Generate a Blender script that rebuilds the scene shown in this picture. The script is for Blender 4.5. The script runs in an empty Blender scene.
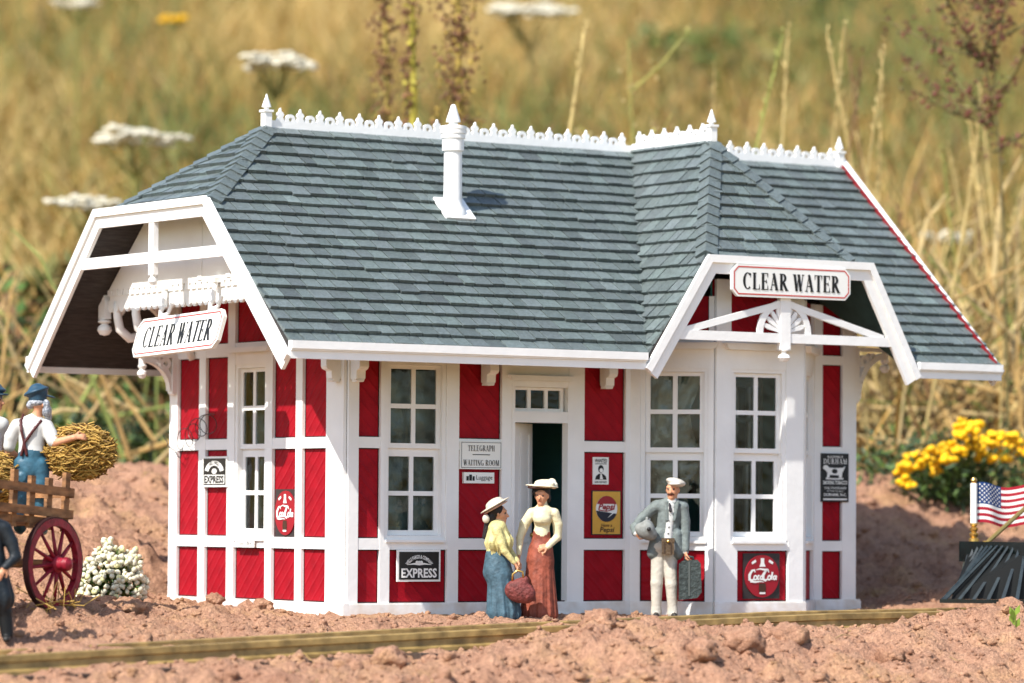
import bpy, math, random
import numpy as np
from mathutils import Vector, Matrix, noise
random.seed(7); RNG = np.random.default_rng(7)
SC = bpy.context.scene
COL = SC.collection
# ------------------------------------------------------------------ camera frame
IW, IH, FPX = 1024, 683, 3953.0
TH, ROLL, PITCH = math.radians(34.0), math.radians(0.41), math.atan(170/3953.0)
fh = np.array([math.sin(TH), math.cos(TH), 0]); rh = np.array([math.cos(TH), -math.sin(TH), 0]); zh = np.array([0, 0, 1.0])
FW = math.cos(PITCH)*fh + math.sin(PITCH)*zh
UP0 = math.cos(PITCH)*zh - math.sin(PITCH)*fh
R2 = math.cos(ROLL)*rh + math.sin(ROLL)*UP0
U2 = math.cos(ROLL)*UP0 - math.sin(ROLL)*rh
def ray(px, py): return FW + R2*(px-IW/2)/FPX - U2*(py-IH/2)/FPX
CAM = -ray(345, 621)*48.0
def at(px, py, D): return CAM + ray(px, py)*D
def atg(u, d, z=0.0):                     # u metres to the right, d metres ahead of the camera, on level z
    p = CAM + rh*u + fh*d; p[2] = z; return p
cam_d = bpy.data.cameras.new('camera'); cam = bpy.data.objects.new('camera', cam_d); COL.objects.link(cam)
cam_d.sensor_width = 36.0; cam_d.lens = 36.0*FPX/IW; cam_d.clip_start = 1.0; cam_d.clip_end = 3000
cam.matrix_world = Matrix(((R2[0], U2[0], -FW[0], CAM[0]), (R2[1], U2[1], -FW[1], CAM[1]), (R2[2], U2[2], -FW[2], CAM[2]), (0, 0, 0, 1)))
cam_d.dof.use_dof = True; cam_d.dof.focus_distance = 48.2; cam_d.dof.aperture_fstop = cam_d.lens/1000/0.29
SC.camera = cam
# ------------------------------------------------------------------ light
SUN = Vector((-1.0, -0.30, 1.14)).normalized()
sl = bpy.data.lights.new('sun', 'SUN'); sl.energy = 4.3; sl.angle = math.radians(0.5); sl.color = (1.0, 0.955, 0.88)
so = bpy.data.objects.new('sun', sl); COL.objects.link(so); so.rotation_euler = SUN.to_track_quat('Z', 'Y').to_euler()
wd = bpy.data.worlds.new('World'); SC.world = wd; wd.use_nodes = True
nt = wd.node_tree; bg = nt.nodes['Background']; sky = nt.nodes.new('ShaderNodeTexSky'); sky.sky_type = 'NISHITA'; sky.sun_disc = False
sky.sun_elevation = math.asin(SUN.z); sky.sun_rotation = math.atan2(SUN.x, SUN.y); bg.inputs['Strength'].default_value = 0.15
nt.links.new(sky.outputs[0], bg.inputs['Color'])
vs = SC.view_settings; vs.view_transform = 'Standard'; vs.look = 'None'; vs.exposure = 0.82; vs.gamma = 1.0; vs.use_curve_mapping = False
# ------------------------------------------------------------------ materials
MATS = {}
def mat(name, col, rough=0.6, var=0.0, vscale=6.0, bump=0.0, bscale=20.0, stretch=(1, 1, 1), spec=0.3, metal=0.0, attr=None, col2=None, detail=4.0, wave=None, island=0.0):
    if name in MATS: return MATS[name]
    m = bpy.data.materials.new(name); m.use_nodes = True; N = m.node_tree.nodes; L = m.node_tree.links; b = N['Principled BSDF']
    b.inputs['Roughness'].default_value = rough; b.inputs['Specular IOR Level'].default_value = spec; b.inputs['Metallic'].default_value = metal
    b.inputs['Base Color'].default_value = (*col, 1)
    tc = N.new('ShaderNodeTexCoord'); mp = N.new('ShaderNodeMapping'); mp.inputs['Scale'].default_value = stretch
    L.new(tc.outputs['Object'], mp.inputs['Vector'])
    src = None
    if attr:
        a = N.new('ShaderNodeVertexColor'); a.layer_name = attr; src = a.outputs['Color']
    if var or col2:
        n = N.new('ShaderNodeTexNoise'); n.inputs['Scale'].default_value = vscale; n.inputs['Detail'].default_value = detail
        L.new(mp.outputs[0], n.inputs['Vector'])
        r = N.new('ShaderNodeValToRGB'); r.color_ramp.elements[0].position = 0.33; r.color_ramp.elements[1].position = 0.67
        c2 = col2 or tuple(min(1, c*(1+var)) for c in col); c1 = col if col2 else tuple(c*(1-var) for c in col)
        if attr: c1 = (1-var,)*3; c2 = (1+var,)*3
        r.color_ramp.elements[0].color = (*c1, 1); r.color_ramp.elements[1].color = (*c2, 1)
        L.new(n.outputs['Fac'], r.inputs['Fac'])
        if attr:
            mx = N.new('ShaderNodeMix'); mx.data_type = 'RGBA'; mx.blend_type = 'MULTIPLY'; mx.inputs['Factor'].default_value = 1.0
            L.new(src, mx.inputs['A']); L.new(r.outputs['Color'], mx.inputs['B']); src = mx.outputs['Result']
        else: src = r.outputs['Color']
    if src: L.new(src, b.inputs['Base Color'])
    h = None
    if bump:
        n2 = N.new('ShaderNodeTexNoise'); n2.inputs['Scale'].default_value = bscale; n2.inputs['Detail'].default_value = 6
        L.new(mp.outputs[0], n2.inputs['Vector']); h = n2.outputs['Fac']
    if wave:
        w = N.new('ShaderNodeTexWave'); w.wave_type = 'BANDS'; w.bands_direction = 'DIAGONAL'; w.inputs['Scale'].default_value = wave[0]; w.inputs['Distortion'].default_value = 0.6; w.inputs['Detail'].default_value = 1
        mp2 = N.new('ShaderNodeMapping'); mp2.inputs['Scale'].default_value = wave[2]; L.new(tc.outputs['Object'], mp2.inputs['Vector']); L.new(mp2.outputs[0], w.inputs['Vector'])
        pw = N.new('ShaderNodeMath'); pw.operation = 'POWER'; L.new(w.outputs['Fac'], pw.inputs[0]); pw.inputs[1].default_value = 5
        if h is None: h = pw.outputs[0]
        else:
            ad = N.new('ShaderNodeMath'); ad.operation = 'MULTIPLY_ADD'; L.new(h, ad.inputs[0]); ad.inputs[1].default_value = 0.35; L.new(pw.outputs[0], ad.inputs[2]); h = ad.outputs[0]
        bump = bump or wave[1]
    if h is not None:
        bn = N.new('ShaderNodeBump'); bn.inputs['Strength'].default_value = 0.9; bn.inputs['Distance'].default_value = bump
        L.new(h, bn.inputs['Height']); L.new(bn.outputs[0], b.inputs['Normal'])
    MATS[name] = m; return m
WHITE = mat('white_paint', (0.80, 0.795, 0.775), 0.5, var=0.035, vscale=2.5, bump=0.004, bscale=14, stretch=(1, 1, 1))
RED = mat('red_boards', (0.29, 0.006, 0.014), 0.55, var=0.14, vscale=5, bump=0.008, bscale=45, spec=0.10, wave=(3.4, 0.02, (1, 1, 1)))
RED2 = mat('red_paint', (0.20, 0.010, 0.015), 0.45, var=0.12, vscale=9, bump=0.003, bscale=60)
INNER = mat('teal_interior', (0.10, 0.33, 0.32), 0.8)
SHING = mat('slate_shingles', (1, 1, 1), 0.42, attr='Col', var=0.20, vscale=3.2, bump=0.03, bscale=7, stretch=(8, 8, 1.6), spec=0.6)
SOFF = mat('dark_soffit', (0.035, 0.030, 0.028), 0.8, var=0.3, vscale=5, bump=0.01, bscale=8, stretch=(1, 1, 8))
SOFG = mat('green_soffit', (0.03, 0.06, 0.055), 0.8, var=0.2, vscale=4)
BLACK = mat('black_print', (0.012, 0.012, 0.012), 0.5)
SIGNW = mat('sign_white', (0.80, 0.80, 0.76), 0.4, var=0.02, vscale=3)
SIGNR = mat('sign_red', (0.55, 0.05, 0.04), 0.4)
SIGNK = mat('sign_black', (0.018, 0.018, 0.018), 0.35, var=0.2, vscale=8)
SIGNY = mat('sign_yellow', (0.62, 0.34, 0.05), 0.4, var=0.06, vscale=6)
SIGNB = mat('sign_brown', (0.06, 0.025, 0.015), 0.4)
SODA = mat('soda_red', (0.30, 0.010, 0.022), 0.3)
CURT = mat('crumpled_sheet', (0.012, 0.026, 0.025), 0.25, col2=(0.11, 0.15, 0.14), vscale=2.0, detail=1.5, bump=0.05, bscale=4, spec=0.5)
BRASS = mat('brass', (0.62, 0.40, 0.12), 0.3, metal=0.9)
RAILM = mat('rail_brass', (0.29, 0.195, 0.07), 0.45, var=0.4, vscale=5, metal=0.15, bump=0.004, bscale=30, spec=0.4)
TIE = mat('sleeper_brown', (0.06, 0.04, 0.03), 0.8, var=0.3, vscale=10)
LOCO = mat('loco_green_black', (0.004, 0.007, 0.0065), 0.25, spec=0.45, var=0.3, vscale=6)
WOOD = mat('cart_wood', (0.26, 0.125, 0.05), 0.65, var=0.5, vscale=4, bump=0.012, bscale=16, stretch=(1, 1, 3))
WHEEL = mat('wheel_red', (0.22, 0.009, 0.022), 0.45, var=0.35, vscale=12, bump=0.006, bscale=40)
BASEP = mat('base_paint', (0.80, 0.795, 0.775), 0.55, col2=(0.66, 0.60, 0.53), vscale=5, detail=8, bump=0.004, bscale=14)
def glass_mat():
    m = bpy.data.materials.new('window_glass'); m.use_nodes = True; N = m.node_tree.nodes; L = m.node_tree.links
    out = N['Material Output']; N.remove(N['Principled BSDF'])
    t = N.new('ShaderNodeBsdfTransparent'); t.inputs[0].default_value = (0.86, 0.92, 0.9, 1); g = N.new('ShaderNodeBsdfGlossy'); g.inputs['Roughness'].default_value = 0.04
    nz = N.new('ShaderNodeTexNoise'); nz.inputs['Scale'].default_value = 2.2; bn = N.new('ShaderNodeBump'); bn.inputs['Distance'].default_value = 0.03; bn.inputs['Strength'].default_value = 0.5
    L.new(nz.outputs['Fac'], bn.inputs['Height']); L.new(bn.outputs[0], g.inputs['Normal'])
    fr = N.new('ShaderNodeFresnel'); fr.inputs[0].default_value = 1.42; mx = N.new('ShaderNodeMixShader')
    ad = N.new('ShaderNodeMath'); ad.operation = 'MULTIPLY_ADD'; ad.inputs[1].default_value = 1.0; ad.inputs[2].default_value = 0.0; L.new(fr.outputs[0], ad.inputs[0])
    L.new(ad.outputs[0], mx.inputs[0]); L.new(t.outputs[0], mx.inputs[1]); L.new(g.outputs[0], mx.inputs[2]); L.new(mx.outputs[0], out.inputs[0]); return m
GLASS = glass_mat()
# ------------------------------------------------------------------ objects
def tag(o, label=None, cat=None, group=None, kind=None):
    if label: o['label'] = label
    if cat: o['category'] = cat
    if group: o['group'] = group
    if kind: o['kind'] = kind
    return o
def empty(name, loc=(0, 0, 0), rz=0.0, parent=None):
    o = bpy.data.objects.new(name, None); COL.objects.link(o); o.location = Vector(loc); o.rotation_euler = (0, 0, rz); o.empty_display_size = 0.2
    if parent: o.parent = parent
    return o
class MB:
    def __init__(s): s.v = []; s.f = []; s.m = []; s.c = []; s.cur = 0; s.col = None
    def add(s, vs_, fs, mi=None):
        o = len(s.v); s.v += [tuple(map(float, v)) for v in vs_]
        for f in fs: s.f.append(tuple(i+o for i in f)); s.m.append(s.cur if mi is None else mi); s.c.append(s.col)
    def hexa(s, p, mi=None): s.add(p, [(0, 3, 2, 1), (4, 5, 6, 7), (0, 1, 5, 4), (1, 2, 6, 5), (2, 3, 7, 6), (3, 0, 4, 7)], mi)
    def box(s, a, b, mi=None):
        x0, y0, z0 = a; x1, y1, z1 = b
        s.hexa([(x0, y0, z0), (x1, y0, z0), (x1, y1, z0), (x0, y1, z0), (x0, y0, z1), (x1, y0, z1), (x1, y1, z1), (x0, y1, z1)], mi)
    def fbox(s, F, u0, u1, z0, z1, n0, n1, mi=None):
        s.hexa([F.p(u0, z0, n0), F.p(u1, z0, n0), F.p(u1, z0, n1), F.p(u0, z0, n1), F.p(u0, z1, n0), F.p(u1, z1, n0), F.p(u1, z1, n1), F.p(u0, z1, n1)], mi)
    def fprism(s, F, poly, n0, n1, mi=None, cap0=True):
        k = len(poly); vs_ = [F.p(u, z, n0) for u, z in poly]+[F.p(u, z, n1) for u, z in poly]
        fs = [tuple(range(k, 2*k))]+([tuple(reversed(range(k)))] if cap0 else [])+[(i, (i+1) % k, k+(i+1) % k, k+i) for i in range(k)]
        s.add(vs_, fs, mi)
    def fsheet(s, F, poly, n, mi=None): s.add([F.p(u, z, n) for u, z in poly], [tuple(range(len(poly)))], mi)
    def board(s, F, a, b, w, n0, n1, mi=None):     # straight board from a to b in the frame's (u, z)
        a = np.array(a, float); b = np.array(b, float); d = (b-a)/np.linalg.norm(b-a); q = np.array([-d[1], d[0]])*w/2
        s.fprism(F, [tuple(a-q), tuple(b-q), tuple(b+q), tuple(a+q)], n0, n1, mi)
    def ring(s, F, c, r0, r1, n0, n1, a0=0, a1=360, seg=16, mi=None, asp=1.0):
        for i in range(seg):
            t0 = math.radians(a0+(a1-a0)*i/seg); t1 = math.radians(a0+(a1-a0)*(i+1)/seg)
            P = lambda r, t: (c[0]+r*math.cos(t)*asp, c[1]+r*math.sin(t))
            s.fprism(F, [P(r0, t0), P(r1, t0), P(r1, t1), P(r0, t1)], n0, n1, mi)
    def tube(s, pts, rad, seg=8, mi=None, caps=True):
        pts = [Vector(p) for p in pts]; n = len(pts); rad = rad if hasattr(rad, '__len__') else [rad]*n
        rings = []; ref = None
        for i, p in enumerate(pts):
            t = (pts[min(i+1, n-1)]-pts[max(i-1, 0)]).normalized()
            if ref is None or abs(ref.dot(t)) > 0.95: ref = Vector((0, 0, 1)) if abs(t.z) < 0.9 else Vector((1, 0, 0))
            x = (ref-t*ref.dot(t)).normalized(); y = t.cross(x); ref = x
            rings.append([p+(x*math.cos(2*math.pi*k/seg)+y*math.sin(2*math.pi*k/seg))*rad[i] for k in range(seg)])
        vs_ = [v for r in rings for v in r]; fs = []
        for i in range(n-1):
            for k in range(seg): fs.append((i*seg+k, i*seg+(k+1) % seg, (i+1)*seg+(k+1) % seg, (i+1)*seg+k))
        if caps: fs += [tuple(reversed(range(seg))), tuple(range((n-1)*seg, n*seg))]
        s.add(vs_, fs, mi)
    def lathe(s, base, prof, seg=14, mi=None, axis=Vector((0, 0, 1))):
        s.tube([Vector(base)+axis*z for r, z in prof], [max(r, 1e-4) for r, z in prof], seg, mi)
    def blob(s, c, r, sub=1, jit=0.25, sq=(1, 1, 1), mi=None):
        V, Fc = ICO[sub]; k = random.random()*100
        A = Matrix.Rotation(random.random()*6.28, 3, 'Z') @ Matrix.Rotation(random.random()*6.28, 3, 'X')
        out = []
        for v in V:
            w = A @ (Vector(v)*(1+jit*noise.noise(Vector(v)*1.3+Vector((k, k, k)))*2)); out.append((c[0]+w.x*r*sq[0], c[1]+w.y*r*sq[1], c[2]+w.z*r*sq[2]))
        s.add(out, Fc, mi)
    def leaf(s, p, d, up, L, w, mi=None):
        p = Vector(p); d = Vector(d); sd = d.cross(Vector(up)).normalized()*w/2; b = p+d*L*0.5
        s.add([p, b-sd, p+d*L, b+sd], [(0, 1, 2, 3)], mi)
    def ribbon(s, pts, w0, w1, side, mi=None):
        n = len(pts); vs_ = []
        for i, p in enumerate(pts):
            w = w0+(w1-w0)*i/(n-1); q = Vector(side)*w/2; vs_ += [Vector(p)-q, Vector(p)+q]
        s.add(vs_, [(2*i, 2*i+1, 2*i+3, 2*i+2) for i in range(n-1)], mi)
    def build(s, name, mats, parent=None, smooth=False, angle=None):
        me = bpy.data.meshes.new(name); mats = mats if isinstance(mats, (list, tuple)) else [mats]
        me.from_pydata(s.v, [], s.f)
        for m in mats: me.materials.append(m)
        if len(mats) > 1: me.polygons.foreach_set('material_index', s.m)
        if any(c is not None for c in s.c):
            at_ = me.color_attributes.new('Col', 'FLOAT_COLOR', 'CORNER'); tot = np.array([len(f) for f in s.f])
            cc = np.array([(*(c or (1, 1, 1)), 1.0) for c in s.c], dtype=np.float32); at_.data.foreach_set('color', np.repeat(cc, tot, axis=0).ravel())
        if smooth: me.polygons.foreach_set('use_smooth', [True]*len(me.polygons))
        me.update()
        if smooth and angle: me.set_sharp_from_angle(angle=math.radians(angle))
        o = bpy.data.objects.new(name, me); COL.objects.link(o)
        if parent is not None: o.parent = parent
        return o
def _ico():
    import bmesh
    out = {}
    for k in (1, 2, 3):
        bm = bmesh.new(); bmesh.ops.create_icosphere(bm, subdivisions=k, radius=1.0); bm.verts.ensure_lookup_table()
        out[k] = ([v.co.copy() for v in bm.verts], [tuple(v.index for v in f.verts) for f in bm.faces]); bm.free()
    return out
ICO = _ico()
class Fr:
    def __init__(s, O, U, Z=(0, 0, 1)):
        s.O = np.array(O, float); s.U = np.array(U, float); s.U /= np.linalg.norm(s.U); s.Z = np.array(Z, float); s.Z /= np.linalg.norm(s.Z); s.N = np.cross(s.U, s.Z)
    def p(s, u, z, n=0.0): return tuple(s.O+s.U*u+s.Z*z+s.N*n)
# ------------------------------------------------------------------ lettering
def stroke(mb, F, pts, w, n, mi=0):
    pts = [np.array(p, float) for p in pts]; k = len(pts); w = w if hasattr(w, '__len__') else [w]*k; vs_ = []
    for i, p in enumerate(pts):
        t = pts[min(i+1, k-1)]-pts[max(i-1, 0)]; t = t/(np.linalg.norm(t)+1e-9); q = np.array([-t[1], t[0]])*w[i]/2
        vs_ += [F.p(*(p-q), n), F.p(*(p+q), n)]
    mb.add(vs_, [(2*i, 2*i+2, 2*i+3, 2*i+1) for i in range(k-1)], mi)
def arcpts(c, rx, ry, a0, a1, n=14): return [(c[0]+rx*math.cos(math.radians(a0+(a1-a0)*i/n)), c[1]+ry*math.sin(math.radians(a0+(a1-a0)*i/n))) for i in range(n+1)]
def arcw(a0, a1, tk, tn, n=14): return [tn+(tk-tn)*abs(math.cos(math.radians(a0+(a1-a0)*i/n)))**1.3 for i in range(n+1)]
def serif_glyph(ch):
    T, t, e = 0.18, 0.055, 0.08; S = []
    def stem(x, y0=0, y1=1, bot=True, top=True):
        S.append(([(x, y0), (x, y1)], T))
        if bot: S.append(([(x-T/2-e, t/2), (x+T/2+e, t/2)], t))
        if top: S.append(([(x-T/2-e, 1-t/2), (x+T/2+e, 1-t/2)], t))
    def bar(x0, x1, y): S.append(([(x0, y), (x1, y)], t))
    def tip(x, y, h): S.append(([(x, y), (x, y+h)], [0.09, 0.02]))
    def arc(c, rx, ry, a0, a1): S.append((arcpts(c, rx, ry, a0, a1), arcw(a0, a1, T, t)))
    if ch == 'C': arc((0.40, 0.5), 0.32, 0.47, 48, 312); tip(0.66, 0.96, -0.28); w = 0.78
    elif ch == 'G': arc((0.40, 0.5), 0.32, 0.47, 48, 320); stem(0.66, 0.05, 0.42, False, False); bar(0.5, 0.8, 0.43); w = 0.86
    elif ch == 'O': arc((0.42, 0.5), 0.33, 0.47, 0, 360); w = 0.86
    elif ch == 'L': stem(0.19); bar(0.19, 0.66, t/2); tip(0.66, 0.0, 0.32); w = 0.74
    elif ch == 'E': stem(0.19); bar(0.19, 0.64, t/2); bar(0.19, 0.62, 1-t/2); bar(0.19, 0.5, 0.52); tip(0.64, 0.0, 0.3); tip(0.62, 1.0, -0.27); tip(0.5, 0.4, 0.24); w = 0.74
    elif ch == 'A': S.append(([(0.14, 0), (0.40, 1)], t)); S.append(([(0.38, 1), (0.68, 0)], T)); bar(0.22, 0.58, 0.32); bar(0.02, 0.27, t/2); bar(0.52, 0.84, t/2); w = 0.86
    elif ch == 'R': stem(0.19); arc((0.30, 0.75), 0.26, 0.225, -90, 90); S.append(([(0.36, 0.52), (0.70, 0.0)], T)); bar(0.62, 0.86, t/2); w = 0.84
    elif ch == 'P': stem(0.19); arc((0.30, 0.73), 0.27, 0.245, -90, 90); w = 0.68
    elif ch == 'D': stem(0.19); arc((0.28, 0.5), 0.42, 0.475, -90, 90); w = 0.82
    elif ch == 'B': stem(0.19); arc((0.30, 0.75), 0.24, 0.225, -90, 90); arc((0.30, 0.27), 0.28, 0.25, -90, 90); w = 0.72
    elif ch == 'U': stem(0.17, 0.3, 1, False); S.append((arcpts((0.42, 0.34), 0.25, 0.30, 180, 360), [T]+[0.12]*13+[t])); S.append(([(0.67, 0.3), (0.67, 1)], t)); bar(0.55, 0.8, 1-t/2); w = 0.84
    elif ch == 'W': S.append(([(0.16, 1), (0.36, 0)], T)); S.append(([(0.37, 0), (0.56, 1)], t)); S.append(([(0.54, 1), (0.74, 0)], T)); S.append(([(0.75, 0), (0.96, 1)], t)); bar(0.0, 0.3, 1-t/2); bar(0.42, 0.64, 1-t/2); bar(0.84, 1.08, 1-t/2); w = 1.08
    elif ch == 'T': stem(0.37, 0, 1, True, False); bar(0.03, 0.71, 1-t/2); tip(0.05, 1.0, -0.3); tip(0.69, 1.0, -0.3); w = 0.74
    elif ch == 'I': stem(0.2); w = 0.4
    elif ch == 'H': stem(0.19); stem(0.65); bar(0.19, 0.65, 0.52); w = 0.84
    elif ch == 'N': S.append(([(0.15, 0), (0.15, 1)], t)); S.append(([(0.17, 1), (0.66, 0)], T)); S.append(([(0.68, 0), (0.68, 1)], t)); bar(0.03, 0.27, t/2); bar(0.56, 0.8, 1-t/2); w = 0.82
    elif ch == 'M': S.append(([(0.13, 0), (0.13, 1)], t)); S.append(([(0.16, 1), (0.46, 0)], T)); S.append(([(0.46, 0), (0.76, 1)], t)); S.append(([(0.80, 0), (0.80, 1)], T)); bar(0.02, 0.24, t/2); bar(0.66, 0.95, t/2); w = 0.98
    else: w = 0.32
    return S, w
def serif_text(mb, F, s, uc, zc, h, width, n, mi=0, bold=1.0, shear=0.0):
    tot = sum(serif_glyph(c)[1] for c in s)+0.06*(len(s)-1); sx = width/tot; x = uc-width/2; k = 0
    for c in s:
        S, w = serif_glyph(c)
        for pts, wd in S:
            kk = (sx+h)/2*bold; wl = [q*kk for q in wd] if hasattr(wd, '__len__') else wd*kk
            P = [(x+px*sx+shear*(py-0.5)*h, zc-h/2+py*h) for px, py in pts]
            stroke(mb, F, P, wl, n+0.0006*(k % 6), mi); k += 1
        x += (w+0.06)*sx
def font_text(mb, F, s, uc, zc, h, width, n, mi=0, bold=0.0, shear=0.0, arc=None):
    cu = bpy.data.curves.new('lettering', 'FONT'); cu.body = s; cu.align_x = 'CENTER'; cu.offset = bold; cu.shear = shear; cu.size = 1.0; cu.resolution_u = 2
    o = bpy.data.objects.new('lettering', cu); COL.objects.link(o); bpy.context.view_layer.update()
    me = o.to_mesh(); V = np.array([v.co[:2] for v in me.vertices]); fs = [tuple(p.vertices) for p in me.polygons]; o.to_mesh_clear()
    bpy.data.objects.remove(o); bpy.data.curves.remove(cu)
    lo, hi = V.min(0), V.max(0); V = (V-(lo+hi)/2)/(hi-lo)
    out = []
    for a, b in V:
        if arc:
            r, half = arc; ang = math.pi/2-a*2*half; rr = r+b*h; out.append(F.p(uc+rr*math.cos(ang), zc+rr*math.sin(ang), n))
        else: out.append(F.p(uc+a*width, zc+b*h, n))
    mb.add(out, fs, mi)
# ================================================================== THE STATION
ST = empty('railway_station'); tag(ST, 'white and red timber station with grey shingle roof and clear water signs', 'railway station')
EW, EL, TOPW = 4.34, 7.9, 4.10
SHADEWASH = mat('gap_shade_wash', (0.035, 0.006, 0.008), 0.7)  # dark wash and shadow gap at the panel edges, put in as colour
def cuts(rect, holes):
    us = sorted({rect[0], rect[1], *[h[0] for h in holes], *[h[1] for h in holes]}); out = []
    for a, b in zip(us[:-1], us[1:]):
        hs = sorted([(h[2], h[3]) for h in holes if h[0] < (a+b)/2 < h[1]]); z = rect[2]
        for h0, h1 in hs:
            if h0 > z: out.append((a, b, z, h0))
            z = h1
        if z < rect[3]: out.append((a, b, z, rect[3]))
    return out
def wall(F, L, top, posts, rails, holes, base=(True, -0.02, 0.02), name='wall', tops=None):
    """posts: (u0,u1); rails: (u0,u1,z0,z1); holes: (u0,u1,z0,z1)"""
    w = MB()
    for a, b, z0, z1 in cuts((0, L, -0.35, top), holes):
        w.fbox(F, a, b, z0, z1, -0.05, 0.0, 0); w.fbox(F, a, b, z0, z1, -0.09, -0.052, 1)
    o = w.build(name, [RED, INNER], ST)
    t = MB(); e = 0
    for q in posts: t.fbox(F, q[0], q[1], *(q[2:] or (0.2, top)), 0.001, 0.047)
    for a, b, z0, z1 in rails: t.fbox(F, a, b, z0, z1, 0.001, 0.042)
    t.build('timber_frame', [WHITE], o); sm = MB()
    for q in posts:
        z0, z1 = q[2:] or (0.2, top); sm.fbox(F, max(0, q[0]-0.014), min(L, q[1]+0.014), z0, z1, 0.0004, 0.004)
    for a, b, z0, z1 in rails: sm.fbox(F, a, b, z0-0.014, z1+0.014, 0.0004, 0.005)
    sm.fbox(F, 0, L, 0.19, 0.23, 0.0004, 0.006); sm.build('panel_gap_shade', [SHADEWASH], o)  # dark strips painting in the shade where frame meets panel
    if base:
        b = MB(); b.fbox(F, base[1], L+base[2], -0.35, 0.195, 0.001, 0.075)
        b.fprism(F, [(base[1], 0.1955), (L+base[2], 0.1955), (L+base[2], 0.215), (base[1], 0.215)], 0.001, 0.062)
        b.build('base_board', [BASEP], o)
    return o
def sash(F, u0, u1, z0, z1, n, parent, top=0.05):
    m = MB(); w = 0.062; d = 0.035
    m.fbox(F, u0, u0+w, z0, z1, n-d, n); m.fbox(F, u1-w, u1, z0, z1, n-d, n)
    m.fbox(F, u0+w, u1-w, z0, z0+w, n-d, n-0.001); m.fbox(F, u0+w, u1-w, z1-top, z1, n-d, n-0.001)
    uc, zc = (u0+u1)/2, (z0+w+z1-top)/2
    m.fbox(F, uc-0.03, uc+0.03, z0+w, z1-top, n-d, n-0.003); m.fbox(F, u0+w, uc-0.03, zc-0.028, zc+0.028, n-d, n-0.004); m.fbox(F, uc+0.03, u1-w, zc-0.028, zc+0.028, n-d, n-0.004)
    m.build('sash', [WHITE], parent)
    g = MB(); g.fsheet(F, [(u0+w/2, z0+w/2), (u1-w/2, z0+w/2), (u1-w/2, z1-w/2), (u0+w/2, z1-w/2)], n-d/2); g.build('glass', [GLASS], parent)
def curtain(F, u0, u1, z0, z1, n, parent, seed, ragged=0.0):
    m = MB(); nu, nz = 18, 34; V = []
    for j in range(nz+1):
        for i in range(nu+1):
            a, b = i/nu, j/nz; edge = 1.0-ragged*(0.30+0.45*noise.noise(Vector((seed, b*4.0, 0.3)))) if ragged else 1.0
            q = Vector((a*2+seed, b*3.5, seed*0.7)); V.append(F.p(u0+(u1-u0)*a*edge, z0+(z1-z0)*b, n+0.05*noise.noise(q*1.6)+0.025*noise.noise(q*4)))
    m.add(V, [(j*(nu+1)+i, j*(nu+1)+i+1, (j+1)*(nu+1)+i+1, (j+1)*(nu+1)+i) for j in range(nz) for i in range(nu)])
    m.build('sheet', [CURT], parent, smooth=True)
def window(F, u0, u1, z0=0.99, z1=3.18, cur=None, ragged=0.0, deep=0.0):
    m = MB(); c = 0.055
    m.fbox(F, u0+0.001, u0+c, z0, z1, -0.10, 0.030); m.fbox(F, u1-c, u1-0.001, z0, z1, -0.10, 0.030)
    m.fbox(F, u0+c, u1-c, z1-c*0.8, z1, -0.10, 0.029); m.fbox(F, u0+c, u1-c, z0, z0+0.05, -0.10, 0.036)
    m.fbox(F, u0+0.02, u1-0.02, z0-0.035, z0-0.001, 0.0425, 0.075)
    o = m.build('window', [WHITE], ST); zm = (z0+z1)/2+0.025
    sash(F, u0+c+0.001, u1-c-0.001, zm, z1-c*0.8-0.002, -0.012-deep, o); sash(F, u0+c+0.001, u1-c-0.001, z0+0.052, zm+0.035, -0.050-deep, o, 0.135)
    if cur is not None: curtain(F, u0+0.03, u1-0.03, z0+0.03, z1-0.03, -0.16-deep, o, cur, ragged)
    return o
def rails_for(cols, zs): return [(a, b, z0, z1) for a, b in cols for z0, z1 in zs]
R3 = (0.866, 1.005); R2r = (2.105, 2.24)
# front wall
FF = Fr((0, 0, 0), (1, 0, 0))
posts = [(0.0, 0.145), (0.46, 0.60, 0.2, 0.99), (0.46, 0.52, 0.99, TOPW), (1.44, 1.605, 0.2, 0.99), (1.42, 1.605, 0.99, TOPW), (2.24, 2.39), (3.26, 3.50), (4.14, 4.232)]
rl = rails_for([(0.145, 0.46), (1.605, 2.24), (3.50, 4.14)], [R3, R2r, (3.22, 3.36)])+[(0.60, 1.44, 0.866, 0.99), (0.52, 1.42, 3.18, 3.36), (2.39, 3.26, 2.96, 3.36)]
wall(FF, 4.232, TOPW, posts, rl, [(0.52, 1.42, 0.99, 3.18), (2.39, 3.26, 0.09, 2.96)], base=(True, 0.001, 0.0))
window(FF, 0.52, 1.42, cur=1.3)
FR = Fr((7.19, 0, 0), (1, 0, 0))
wall(FR, 0.71, TOPW, [(0.0, 0.147), (0.484, 0.71)], rails_for([(0.147, 0.484)], [(0.851, 0.983), (2.12, 2.225), (3.31, 3.43)]), [], base=(True, 0.0, -0.001))
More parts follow.
